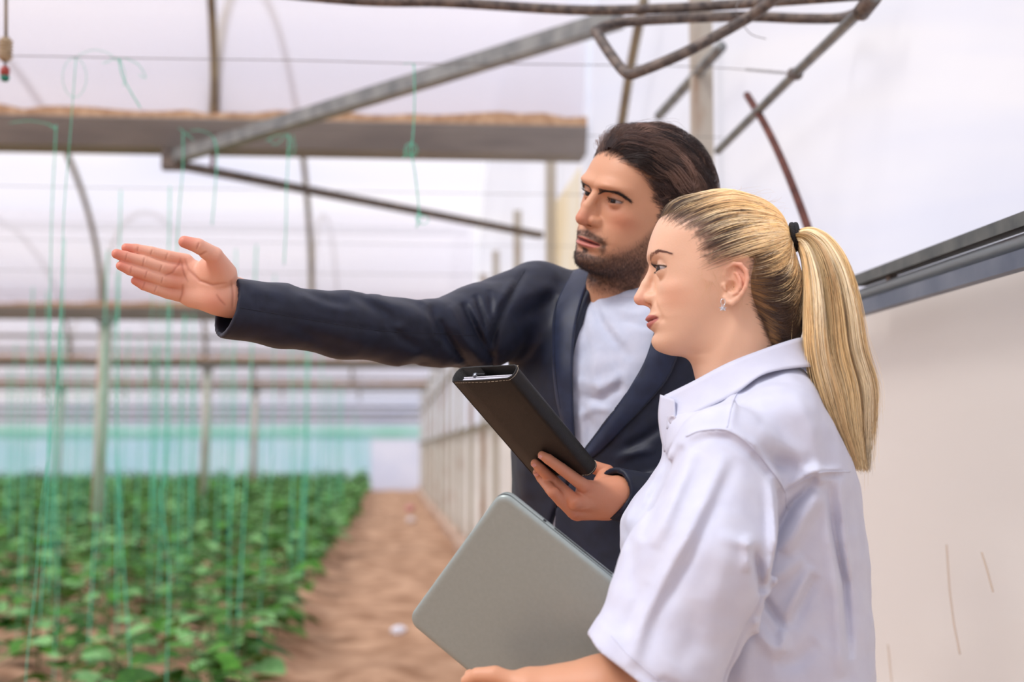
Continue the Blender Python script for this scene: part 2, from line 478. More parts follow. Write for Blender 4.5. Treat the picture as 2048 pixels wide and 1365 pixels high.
tw.tube(curve_pts([PY(1478, 0, 3.1), PY(1472, 25, 3.1), PY(1490, 55, 3.1), PY(1505, 70, 3.1), PY(1532, 78, 3.1)], 20), .0010, 4)
tag(tw.build('wire_tie', M_wire), 'twisted grey wire ends by the V-shaped pipe and clamp', 'wire', kind='stuff')
WIRES = [(4.45, 256), (5.5, 378), (6.9, 484)]
for (y, py), nm in zip(WIRES, ('second', 'third', 'fourth')):
    wire(PY(400, py, y)[2], y, -6, XW, '%s thin wire above the crop, counted from the camera' % nm, 0)

# hanging sprinkler with a ribbed weight, far left
sp = tag(empty('hanging_sprinkler', PY(12, 112, 3.65)), 'ribbed beige weight with a red nozzle hanging on a cord at the left edge', 'sprinkler')
a = PY(12, -60, 3.65); b = PY(12, 76, 3.65); c = PY(10, 122, 3.65)
MB().tube([a, b], .0045, 8).build('cord', M_rib, sp, True)
prof, rr = [], []
for k in range(49):
    u = k / 48; prof.append(b + (c - b) * u); rr.append((.0155 if .06 < u < .94 else .009) + .0034 * math.cos(u * 2 * math.pi * 7))
MB().tube(prof, rr, 18).build('weight', mat('beige_plastic', srgb(196, 180, 152), .5, color2=srgb(170, 150, 120), nscale=60), sp, True)
d0 = PY(10, 136, 3.65)
MB().tube([c, d0], .003, 8).build('stem', M_pipe, sp, True)
MB().tube([d0 + np.array((0, 0, h)) for h in (.004, 0, -.01, -.018, -.024)], [.006, .011, .0125, .011, .005], 12).build('nozzle', mat('red_plastic', srgb(158, 58, 46), .45), sp, True)
MB().tube([PY(10, 150, 3.65) + np.array(q) for q in ((0, 0, .004), (0, 0, -.006), (0, 0, -.016))], [.004, .013, .008], 10).build('deflector', mat('teal_plastic', srgb(34, 124, 104), .5), sp, True)

# ------------------------------------------------------------------ green twines
def twine(pts, r, lab, grp=None, curve=30, extra=None):
    r *= .72; t = MB().tube(curve_pts(pts, curve), r, 5)
    for e in extra or []: t.tube(curve_pts(e, 14), r * .6, 5)
    return tag(t.build('twine', M_twine, None, True), lab, 'twine', grp)
Y = 3.7
loop = lambda cx, cy, rx, ry, y, n=14: [PY(cx + rx * math.sin(6.283 * k / n), cy - ry * math.cos(6.283 * k / n), y) for k in range(n + 1)]
twine([PY(152, 114, Y), PY(146, 195, Y), PY(138, 300, Y), PY(128, 420, Y), PY(122, 600, Y - .02), PY(112, 800, Y), PY(84, 1000, Y), PY(70, 1180, Y), PY(56, 1300, Y), PY(48, 1420, Y)], .0016,
      'long green twine with a loose loop knot, nearest at the left', extra=[loop(149, 155, 24, 40, Y), [PY(154, 112, Y), PY(185, 100, Y), PY(215, 106, Y), PY(238, 125, Y)]])
twine([PY(238, 116, Y), PY(244, 150, Y), PY(262, 185, Y), PY(281, 216, Y)], .0022, 'short green twine tail dangling from the front wire beside the looped one', extra=[[PY(205, 127, Y), PY(240, 116, Y), PY(275, 128, Y), PY(292, 156, Y), PY(278, 150, Y)], [PY(240, 118, Y), PY(250, 150, Y), PY(247, 172, Y)]])
twine([PY(828, 128, Y), PY(829, 200, Y), PY(826, 270, Y), PY(822, 300, Y), PY(829, 340, Y), PY(836, 400, Y), PY(838, 432, Y), PY(833, 456, Y)], .0022, 'green twine knotted halfway, hanging over the grey brace', extra=[[PY(808, 129, Y), PY(822, 126, Y), PY(830, 134, Y)], loop(822, 300, 13, 14, Y), loop(822, 300, 7, 10, Y), loop(845, 440, 12, 9, Y), loop(838, 436, 6, 10, Y), [PY(820, 308, Y), PY(806, 316, Y), PY(812, 300, Y)]])
Y = 4.45
for (x, nm, L, ex) in ((110, 'far left behind the looped one', [(112, 252), (110, 300), (104, 420), (100, 600), (96, 900), (80, 1250)], [[(20, 246), (60, 242), (100, 250), (114, 262)], [(95, 247), (108, 256), (114, 250)]]),
                       (372, 'thick knot left of the first brace bracket', [(366, 268), (366, 330), (360, 400), (352, 520)], [[(358, 256), (372, 268), (388, 280)], [(362, 262), (380, 272)], [(380, 262), (400, 261), (424, 272), (434, 300), (432, 340)]]),
                       (432, 'right of the first brace bracket', [(428, 276), (434, 310), (430, 380), (424, 450)], []),
                       (576, 'bushy knot over the gutter beam', [(578, 268), (576, 320), (573, 380), (572, 450), (568, 530)], [[(532, 284), (545, 274), (566, 270)], [(540, 280), (552, 290), (574, 268)], [(586, 270), (590, 300), (578, 316)], loop and [(570, 268), (584, 285), (574, 310)]])):
    twine([PY(a, b, Y) for a, b in L], .0024, 'green twine with %s' % nm if 'knot' in nm else 'green twine hanging %s' % nm, extra=[[PY(a, b, Y) for a, b in q] for q in ex])
# strings down to the plants, traced where they stand out
TR = [(5.6, [(236, 640), (232, 800), (238, 960), (245, 1100), (262, 1365)], 'bright green twine slanting down to the plants, right of the steel column'),
      (5.5, [(330, 900), (322, 1000), (338, 1140), (332, 1390)], 'bright green twine standing between the first column and the middle plants'),
      (7.2, [(466, 900), (460, 1050), (458, 1190)], 'green twine at the plants below the man\'s wrist'),
      (8.2, [(545, 900), (535, 1010), (528, 1100), (520, 1210)], 'bright green twine nearest the path'),
      (6.9, [(118, 880), (112, 1000), (116, 1150), (108, 1330)], 'green twine beside the long looped one, down among the plants'),
      (9.0, [(300, 860), (302, 960), (300, 1110)], 'pale green twine beside the column shaft'),
      (9.5, [(318, 800), (314, 940), (318, 1080)], 'pale green twine just right of the column shaft'),
      (11, [(590, 900), (584, 980), (580, 1090)], 'thin green twine in the rows close to the path')]
for y, L, lab in TR:
    q = [PY(a, b, y) for a, b in L]; q.append(np.array((q[-1][0], q[-1][1], .04))) if q[-1][2] > .05 else 0; t0 = np.array(q[0]); t0[2] = 2.3
    twine([t0] + q, .0034, lab)
r = random.Random(12)
k = 0
while k < 110:
    y = 7 + 38 * r.random() ** 1.4; x = -.75 - .7 * r.randint(0, int((y * .30) / .7))
    k += 1
    z0 = r.uniform(2.22, 2.34); dx = r.uniform(-.08, .08)
    tag(MB().tube([(x + dx, y, z0), (x + dx * .5 + r.uniform(-.02, .02), y + .02, 1.3), (x, y, .12)], .0026 + .00012 * y, 4).build('crop_twine', M_twine), 'green twine hanging from the roof wires down to a plant', 'twine', 'green twines over the crop rows')
for y in [8.3 + 1.55 * k for k in range(16)]:
    tag(MB().tube([(-14, y, 2.32), (XW, y, 2.32)], .0016, 4).build('crop_wire', M_wire), 'thin wire over the crop rows that the green twines hang from', 'wire', 'thin wires over the crop rows')

# ------------------------------------------------------------------ crop
M_leaf = [mat('leaf_%s' % n, c1, .6, spec=.2, color2=c2, nscale=9) for n, c1, c2 in (('mid', srgb(50, 106, 26), srgb(90, 150, 52)), ('deep', srgb(30, 70, 18), srgb(58, 108, 32)), ('pale', srgb(92, 150, 80), srgb(142, 192, 124)))]
M_stem = mat('plant_stem', srgb(92, 120, 70), .7)
def leaf_geo(L, W, droop, cup):
    """one broad leaf: 2 x 5 quads with a midrib fold; base at origin, pointing +x"""
    v, f = [], []
    for i in range(6):
        u = i / 5; w = W * (math.sin(math.pi * min(1, u * .92 + .06)) ** .8) * (1 - .25 * u); x = L * u * (1 - .15 * droop * u); z = -droop * L * u * u * .8
        for s in (-1, 0, 1): v.append((x - .10 * L * abs(s) * (1 - u), s * w, z + (cup * w if s else 0) - (.25 * w * droop if s else 0)))
    for i in range(5):
        for j in (0, 1):
            a = i * 3 + j; f.append((a, a + 3, a + 4, a + 1))
    return v, f
rl = random.Random(77)
leafs = []
for k in range(5):
    v, f = leaf_geo(1, rl.uniform(.36, .46), rl.uniform(.25, .8), rl.uniform(.1, .4))
    leafs.append((v, f))
def variant(seed):
    q = random.Random(seed); H = q.uniform(.34, .52); n = q.randint(11, 15); out = []
    for i in range(n):
        h = H * (.15 + .85 * (i + .5) / n); az = i * 2.4 + q.uniform(-.4, .4); el = q.uniform(-.1, .5) + .5 * (i / n)
        s = q.uniform(.13, .205) * (1.1 - .45 * i / n); pet = q.uniform(.04, .10)
        M_ = Matrix.Translation((math.cos(az) * pet, math.sin(az) * pet, h + pet * .5)) @ Matrix.Rotation(az, 4, 'Z') @ Matrix.Rotation(-el * .7, 4, 'Y') @ Matrix.Rotation(q.uniform(-.4, .4), 4, 'X') @ Matrix.Scale(s, 4)
        out.append((q.randrange(5), M_, (0, 0, h), q.random()))
    return H, out
VAR = [variant(100 + i) for i in range(8)]
leaf_me = []
for mi in range(3):
    row = []
    for v, f in leafs:
        me = mesh_from('leaf', v, f); me.materials.append(M_leaf[mi]); me.polygons.foreach_set('use_smooth', [True] * len(me.polygons)); row.append(me)
    leaf_me.append(row)
stem_me, joined_me = [], []
for H, L in VAR:
    b_ = MB().tube([(0, 0, -.03), (.01, 0, H * .5), (0, .01, H)], [.007, .006, .003], 6)
    for li, M_, base, rr in L:
        tip = M_ @ Vector((0, 0, 0)); b_.tube([base, tuple(tip)], .0025, 4)
    stem_me.append(mesh_from('stem', b_.v, b_.f)); stem_me[-1].materials.append(M_stem)
    for mi in range(3):
        c = MB(); c.v, c.f = list(b_.v), list(b_.f); ns = len(c.f); mids = [3] * ns
        for li, M_, base, rr in L:
            v, f = leafs[li]; c.add([tuple(M_ @ Vector(p)) for p in v], f); mids += [mi if rr < .6 else (mi + 1 + int(rr * 10) % 2) % 3] * len(f)
        me = mesh_from('plant', c.v, c.f)
        for m_ in M_leaf + [M_stem]: me.materials.append(m_)
        me.polygons.foreach_set('material_index', mids); me.polygons.foreach_set('use_smooth', [True] * len(mids))
        joined_me.append(me)
spots = []
q = random.Random(9)
y = 5.6
while y < 47:
    k = 0
    while True:
        x = -.80 - .62 * k
        if -x > y * .285 + .5: break
        if min((x + 3.5 + 5 * c_i) ** 2 + (y - g_) ** 2 for c_i in range(3) for g_ in GUT[3:6]) < .2: k += 1; continue
        if q.random() < (.93 if y > 10 else .84): spots.append((x + q.uniform(-.10, .10), y + q.uniform(-.12, .12), q.uniform(.85, 1.2) * (1.0), q.uniform(0, 6.28), q.random(), k))
        k += 1
    y += .36
spots.sort(key=lambda s: s[1])
print('plants', len(spots))
PL, PC = 'young leafy green plant in the crop rows left of the soil path', 'plant'
rest = []
ORD = ['first', 'second', 'third', 'fourth', 'fifth', 'sixth', 'seventh', 'eighth', 'ninth', 'tenth'] + ['outer'] * 20
for i, (x, y, s, a, rr, k) in enumerate(spots):
    PL = 'young leafy green plant, %s row from the soil path, %s' % (ORD[k], 'near end of the row' if y < 8 else ('a little way down the row' if y < 12 else 'halfway down the row' if y < 20 else 'far down the row'))
    vi = int(rr * 8) % 8; mi = 0 if rr < .45 else (1 if rr < .75 else 2)
    if i < 70:
        o = tag(empty('crop_plant', (x, y, .03)), PL, PC, 'plants in the crop rows')
        o.scale = (s, s, s); o.rotation_euler.z = a
        c = bpy.data.objects.new('stem', stem_me[vi]); COL.objects.link(c); c.parent = o
        for li, M_, base, r2 in VAR[vi][1]:
            c = bpy.data.objects.new('leaf', leaf_me[mi if r2 < .6 else (mi + 1 + int(r2 * 10) % 2) % 3][li]); COL.objects.link(c); c.parent = o; c.matrix_basis = M_
    elif i < 300:
        o = bpy.data.objects.new('crop_plant', joined_me[vi * 3 + mi]); COL.objects.link(o)
        o.location = (x, y, .03); o.scale = (s, s, s * 1.1); o.rotation_euler.z = a; tag(o, PL, PC, 'plants in the crop rows')
    else:
        rest.append((x, y, s, a, vi * 3 + mi))
cache = {}
vs, fs, ms, off = [], [], [], 0
for x, y, s, a, ji in rest:
    if ji not in cache:
        me = joined_me[ji]; c = np.empty(len(me.vertices) * 3, np.float32); me.vertices.foreach_get('co', c)
        cache[ji] = (c.reshape(-1, 3), [tuple(p.vertices) for p in me.polygons], [p.material_index for p in me.polygons])
    c, f, m_ = cache[ji]; ca, sa = math.cos(a), math.sin(a)
    w = np.stack([(c[:, 0] * ca - c[:, 1] * sa) * s + x, (c[:, 0] * sa + c[:, 1] * ca) * s + y, c[:, 2] * s * 1.15 + .03], -1)
    vs.append(w); fs += [tuple(i + off for i in p) for p in f]; ms += m_; off += len(c)
me = bpy.data.meshes.new('crop'); me.from_pydata(np.concatenate(vs).tolist(), [], fs)
for m_ in M_leaf + [M_stem]: me.materials.append(m_)
me.polygons.foreach_set('material_index', ms)
o = bpy.data.objects.new('far_crop', me); COL.objects.link(o); tag(o, 'dense green crop filling the far rows up to the blue end wall', 'crop', kind='stuff')

# litter on the path
def ground(px, py): r_ = ray(px, py); return CAM + r_ * (-CAM[2] / r_[2])
def litter(px, py, rad, m, lab, seed, cat='litter'):
    g = ground(px, py); bm = bmesh.new(); bmesh.ops.create_icosphere(bm, subdivisions=3, radius=rad)
    q = random.Random(seed); ks = [(Vector((q.gauss(0, 1), q.gauss(0, 1), q.gauss(0, 1))), q.random() * 6) for _ in range(9)]
    for v in bm.verts:
        n = v.co.normalized(); s = sum(abs(math.sin(k.dot(n) * 3 + p)) for k, p in ks) / 9
        v.co = v.co * (.6 + .6 * s); v.co.z *= .7
    me = bpy.data.meshes.new('litter'); bm.to_mesh(me); bm.free(); me.materials.append(m)
    o = bpy.data.objects.new('crumpled_wrapper', me); COL.objects.link(o); o.location = (g[0], g[1], rad * .45); tag(o, lab, cat)
litter(797, 1270, .055, mat('white_wrapper', srgb(226, 228, 240), .4), 'crumpled white wrapper on the path, nearest', 3)
litter(822, 1046, .09, mat('white_wrapper_far', srgb(222, 214, 216), .5), 'pale crumpled wrapper on the path near the kerb', 4)
litter(820, 1022, .11, mat('pink_wrapper', srgb(206, 140, 140), .5), 'pinkish crumpled bag on the path near the kerb', 5)
# ------------------------------------------------------------------ implicit-surface modelling tools
def _len(a): return np.sqrt((a * a).sum(-1))
def smin(a, b, k):
    h = np.clip(k - np.abs(a - b), 0, None) / k
    return np.minimum(a, b) - h * h * k * 0.25
def smax(a, b, k): return -smin(-a, -b, k)
def s_ell(p, c, r):
    q = p - np.array(c, np.float32); r = np.array(r, np.float32)
    k0 = _len(q / r); k1 = _len(q / (r * r)) + 1e-9
    return k0 * (k0 - 1) / k1
def s_sph(p, c, r): return _len(p - np.array(c, np.float32)) - r
def s_cap(p, a, b, r1, r2=None):
    a = np.array(a, np.float32); b = np.array(b, np.float32)
    r2 = r1 if r2 is None else r2
    ab = b - a; t = np.clip(((p - a) @ ab) / (ab @ ab + 1e-12), 0, 1)
    return _len(p - a - t[:, None] * ab) - (r1 + (r2 - r1) * t)
def s_chain(p, pts, rs, k=0.0):
    d = None
    for i in range(len(pts) - 1):
        e = s_cap(p, pts[i], pts[i + 1], rs[i], rs[i + 1])
        d = e if d is None else (smin(d, e, k) if k else np.minimum(d, e))
    return d
def s_box(p, c, h, ax, r=0.0):
    q = np.abs((p - np.array(c, np.float32)) @ np.array(ax, np.float32).T) - np.array(h, np.float32)
    return _len(np.maximum(q, 0)) + np.minimum(q.max(-1), 0) - r
def gauss(p, c, s):
    q = (p - np.array(c, np.float32)) / np.array(s, np.float32)
    return np.exp(-(q * q).sum(-1))
def polydist(P2, pts):
    """distance in 2D (or 3D) to a polyline"""
    d = None
    for i in range(len(pts) - 1):
        a = np.array(pts[i], np.float32); b = np.array(pts[i + 1], np.float32)
        ab = b - a; t = np.clip(((P2 - a) @ ab) / (ab @ ab + 1e-9), 0, 1)
        e = _len(P2 - a - t[:, None] * ab)
        d = e if d is None else np.minimum(d, e)
    return d
def fold(P2, pts, h, w, power=.6):
    """crease or ridge along a polyline that fades out at both ends; returns (mask, height)"""
    pts = np.array(pts, np.float32); seg = np.diff(pts, axis=0); L = _len(seg); tot = L.sum(); acc = np.concatenate([[0], np.cumsum(L)])
    best = None; sb = None
    for i in range(len(seg)):
        t = np.clip(((P2 - pts[i]) @ seg[i]) / (seg[i] @ seg[i] + 1e-9), 0, 1)
        e = _len(P2 - pts[i] - t[:, None] * seg[i]); s = (acc[i] + t * L[i]) / tot
        if best is None: best, sb = e, s
        else:
            m = e < best; best = np.where(m, e, best); sb = np.where(m, s, sb)
    m = best < w * 2.4
    return m, (h * np.exp(-(best[m] / w) ** 2) * np.clip(4 * sb[m] * (1 - sb[m]), 0.0, 1) ** power)
def to_px(w):
    """world points -> traced-drawing coordinates (pixels of the reference frame)"""
    q = w - CAM; d = q @ FW
    return np.stack([1024 + (q @ RT) / d * F_PX, 682.5 - (q @ UP) / d * F_PX], -1).astype(np.float32)
def px_folds(p, fr, L):
    """creases traced on the photograph and carved into the surface: height cm, width in pixels"""
    q = to_px(fr.w(p)); out = np.zeros(len(p), np.float32)
    for pts, h, w in L:
        a = np.array(pts); lo = a.min(0) - w * 3; hi = a.max(0) + w * 3
        k = np.where((q[:, 0] > lo[0]) & (q[:, 0] < hi[0]) & (q[:, 1] > lo[1]) & (q[:, 1] < hi[1]))[0]
        if len(k):
            m, v = fold(q[k], pts, h, w, .5); out[k[m]] += v
    return out
class Spl:
    """smooth 1D table (monotone-ish cubic through points)"""
    def __init__(s, pts):
        pts = sorted(pts); s.x = np.array([p[0] for p in pts], float); s.y = np.array([p[1] for p in pts], float)
        d = np.diff(s.y) / np.diff(s.x)
        m = np.zeros(len(s.x)); m[0] = d[0]; m[-1] = d[-1]
        for i in range(1, len(d)):
            m[i] = 0 if d[i - 1] * d[i] <= 0 else 2 * d[i - 1] * d[i] / (d[i - 1] + d[i])
        s.m = m
        t = np.linspace(s.x[0], s.x[-1], 600); s.t = t
        i = np.clip(np.searchsorted(s.x, t) - 1, 0, len(d) - 1); h = np.diff(s.x)[i]; u = (t - s.x[i]) / h
        s.v = ((2 * u ** 3 - 3 * u ** 2 + 1) * s.y[i] + (u ** 3 - 2 * u ** 2 + u) * h * m[i] + (-2 * u ** 3 + 3 * u ** 2) * s.y[i + 1] + (u ** 3 - u ** 2) * h * m[i + 1])
    def __call__(s, x): return np.interp(x, s.t, s.v).astype(np.float32)

def surface(fn, lo, hi, h, slack=1.6):
    """extract the zero surface of fn in the box lo..hi with cell size h; only blocks near the surface are evaluated"""
    B = 8
    lo = np.array(lo, np.float32); n = np.ceil((np.array(hi) - lo) / h / B).astype(int)
    bi = np.stack(np.meshgrid(*[np.arange(k) for k in n], indexing='ij'), -1).reshape(-1, 3)
    cen = (lo + (bi + 0.5) * B * h).astype(np.float32)
    dc = fn(cen)
    act = np.abs(dc) < B * h * 0.87 * slack
    D = np.repeat(np.repeat(np.repeat(np.where(dc > 0, 1.0, -1.0).reshape(n).astype(np.float32) * 9, B, 0), B, 1), B, 2)
    o = np.stack(np.meshgrid(*[np.arange(B)] * 3, indexing='ij'), -1).reshape(-1, 3)
    ab = bi[act]
    for s in range(0, len(ab), 600):
        idx = (ab[s:s + 600, None, :] * B + o[None]).reshape(-1, 3)
        d = fn((lo + idx * h).astype(np.float32))
        D[idx[:, 0], idx[:, 1], idx[:, 2]] = d
    S = D < 0
    c = [S[a:S.shape[0] - 1 + a, b:S.shape[1] - 1 + b, d:S.shape[2] - 1 + d] for a in (0, 1) for b in (0, 1) for d in (0, 1)]
    cnt = sum(x.astype(np.int8) for x in c)
    ce = np.argwhere((cnt > 0) & (cnt < 8))
    vid = -np.ones(cnt.shape, np.int32); vid[ce[:, 0], ce[:, 1], ce[:, 2]] = np.arange(len(ce))
    acc = np.zeros((len(ce), 3)); num = np.zeros(len(ce))
    cs = [(a, b, d) for a in (0, 1) for b in (0, 1) for d in (0, 1)]
    for i, p in enumerate(cs):
        for j, q in enumerate(cs):
            if j > i and sum(abs(p[k] - q[k]) for k in range(3)) == 1:
                dp = D[ce[:, 0] + p[0], ce[:, 1] + p[1], ce[:, 2] + p[2]]; dq = D[ce[:, 0] + q[0], ce[:, 1] + q[1], ce[:, 2] + q[2]]
                mk = (dp < 0) != (dq < 0)
                t = np.where(mk, dp / (dp - dq + 1e-20), 0)
                acc += np.where(mk[:, None], np.array(p) + t[:, None] * (np.array(q) - np.array(p)), 0); num += mk
    V = lo + (ce + acc / num[:, None]) * h
    F = []
    for ax in range(3):
        a, b = (ax + 1) % 3, (ax + 2) % 3
        sl0 = [slice(None)] * 3; sl1 = [slice(None)] * 3; sl0[ax] = slice(0, -1); sl1[ax] = slice(1, None)
        e = np.argwhere(S[tuple(sl0)] != S[tuple(sl1)])
        e = e[(e[:, a] > 0) & (e[:, b] > 0)]
        e = e[(e[:, 0] < vid.shape[0]) & (e[:, 1] < vid.shape[1]) & (e[:, 2] < vid.shape[2])]
        ia = np.zeros(3, int); ia[a] = 1; ib = np.zeros(3, int); ib[b] = 1
        g = lambda x: vid[x[:, 0], x[:, 1], x[:, 2]]
        q = np.stack([g(e - ia - ib), g(e - ib), g(e), g(e - ia)], -1)
        ins = S[e[:, 0], e[:, 1], e[:, 2]]
        q = np.where(ins[:, None], q, q[:, ::-1])
        F.append(q[(q >= 0).all(1)])
    return V, np.concatenate(F)
def np_mesh(name, V, F):
    me = bpy.data.meshes.new(name)
    me.vertices.add(len(V)); me.vertices.foreach_set('co', np.asarray(V, np.float32).ravel())
    k = F.shape[1]
    me.loops.add(len(F) * k); me.loops.foreach_set('vertex_index', F.astype(np.int32).ravel())
    me.polygons.add(len(F)); me.polygons.foreach_set('loop_start', np.arange(0, len(F) * k, k, dtype=np.int32))
    me.update(calc_edges=True); me.validate()
    me.polygons.foreach_set('use_smooth', np.ones(len(me.polygons), bool))
    return me
def paint(me, col):
    a = me.color_attributes.new('Col', 'FLOAT_COLOR', 'POINT')
    c = np.ones((len(me.vertices), 4), np.float32); c[:, :3] = col
    a.data.foreach_set('color', c.ravel())
def joinVF(parts):
    Vs, Fs, k = [], [], 0
    for V, F in parts:
        Vs.append(V); Fs.append(F + k); k += len(V)
    return np.concatenate(Vs), np.concatenate(Fs)
class Frame:
    """local cm frame: x, y, z axes and origin in world metres"""
    def __init__(s, o, x, y, z): s.o = np.array(o, float); s.A = np.array([x, y, z], float)
    def w(s, p): return s.o + (np.asarray(p, float) @ s.A) * 0.01
    def l(s, q): return ((np.asarray(q, float) - s.o) * 100) @ s.A.T
def px_frame(px, py, depth):
    """upright frame facing the camera at that point: x to picture right, y away from the camera, z up"""
    o = P(px, py, depth); d = o - CAM; d[2] = 0; d /= np.linalg.norm(d)
    return Frame(o, np.cross(d, (0, 0, 1)), d, (0, 0, 1))
def rotz(x, y, a):
    c, s = math.cos(a), math.sin(a)
    return x * c + y * s, -x * s + y * c
def vnoise(seed, n=24, lo=0.2, hi=1.2):
    r = np.random.RandomState(seed)
    ks = []
    for i in range(n):
        d = r.normal(size=3); d /= np.linalg.norm(d); w = r.uniform(lo, hi) * 6.283
        ks.append((d * w, r.rand() * 6.283, 1.0 / n ** .5))
    def f(p):
        s = 0
        for k, ph, a in ks: s = s + a * np.sin(p @ k.astype(np.float32) + ph)
        return s
    return f
def hair_obj(name, P3, rad, m, col, parent=None):
    """P3: (n, k, 3) strands in world metres; rad: root, tip radius or (n, k); col: (n, k, 3) colours"""
    n, k = P3.shape[:2]
    hc = bpy.data.hair_curves.new(name)
    hc.add_curves([k] * n)
    hc.points.foreach_set('position', np.asarray(P3, np.float32).ravel())
    ra = hc.attributes.get('radius') or hc.attributes.new('radius', 'FLOAT', 'POINT')
    if not hasattr(rad, 'shape'):
        rad = np.tile(rad[0] + (rad[1] - rad[0]) * np.linspace(0, 1, k) ** 2, (n, 1))
    ra.data.foreach_set('value', np.asarray(rad, np.float32).ravel())
    c = hc.attributes.new('Col', 'FLOAT_COLOR', 'POINT')
    q = np.ones((n * k, 4), np.float32); q[:, :3] = np.broadcast_to(col, (n, k, 3)).reshape(-1, 3)
    c.data.foreach_set('color', q.ravel())
    hc.materials.append(m)
    o = bpy.data.objects.new(name, hc); COL.objects.link(o)
    if parent is not None:
        o.parent = parent; o.matrix_basis = parent.matrix_basis.inverted()
    return o
def inpoly(P2, poly):
    x, y = P2[..., 0], P2[..., 1]; ins = np.zeros(x.shape, bool); n = len(poly)
    for i in range(n):
        x1, y1 = poly[i]; x2, y2 = poly[(i + 1) % n]
        c = ((y1 > y) != (y2 > y)) & (x < (x2 - x1) * (y - y1) / (y2 - y1 + 1e-12) + x1)
        ins ^= c
    return ins
def radial(fn, C, D, lo=3.0, hi=22.0, it=13):
    """distance from C along unit directions D to the outer surface of fn"""
    sh = D.shape[:-1]; D = D.reshape(-1, 3); a = np.full(len(D), lo, np.float32); b = np.full(len(D), hi, np.float32)
    for _ in range(it):
        m = (a + b) / 2; ins = fn((C + D * m[:, None]).astype(np.float32)) < 0
        a = np.where(ins, m, a); b = np.where(ins, b, m)
    return a.reshape(sh)
def unit(v): return v / (np.linalg.norm(v, axis=-1, keepdims=True) + 1e-12)
def slerp(a, b, t):
    """a, b: (n,3) unit, t: (k,) -> (n,k,3)"""
    w = np.arccos(np.clip((a * b).sum(-1), -1, .9999))[:, None]; s = np.sin(w)
    t = t[None]
    return (np.sin((1 - t) * w) / s)[..., None] * a[:, None] + (np.sin(t * w) / s)[..., None] * b[:, None]

def hit(fn, fr, px, py, d0=1.5, d1=3.0, n=260):
    """first hit of the pixel ray on fn (frame cm); arrays in, local points out"""
    px = np.atleast_1d(px).astype(float); py = np.atleast_1d(py).astype(float)
    rr = np.array([ray(a, b) for a, b in zip(px, py)])
    ds = np.linspace(d0, d1, n)
    pts = fr.l(CAM + rr[:, None] * ds[None, :, None]).astype(np.float32)
    v = fn(pts.reshape(-1, 3)).reshape(len(px), n)
    i = np.argmax(v < 0, axis=1); i = np.where((v < 0).any(1), i, -1)
    ok = i > 0; i = np.clip(i, 1, None); a = np.take_along_axis(v, (i - 1)[:, None], 1)[:, 0]; b = np.take_along_axis(v, i[:, None], 1)[:, 0]
    t = a / (a - b + 1e-9); d = ds[i - 1] + t * (ds[i] - ds[i - 1])
    return fr.l(CAM + rr * d[:, None]), ok
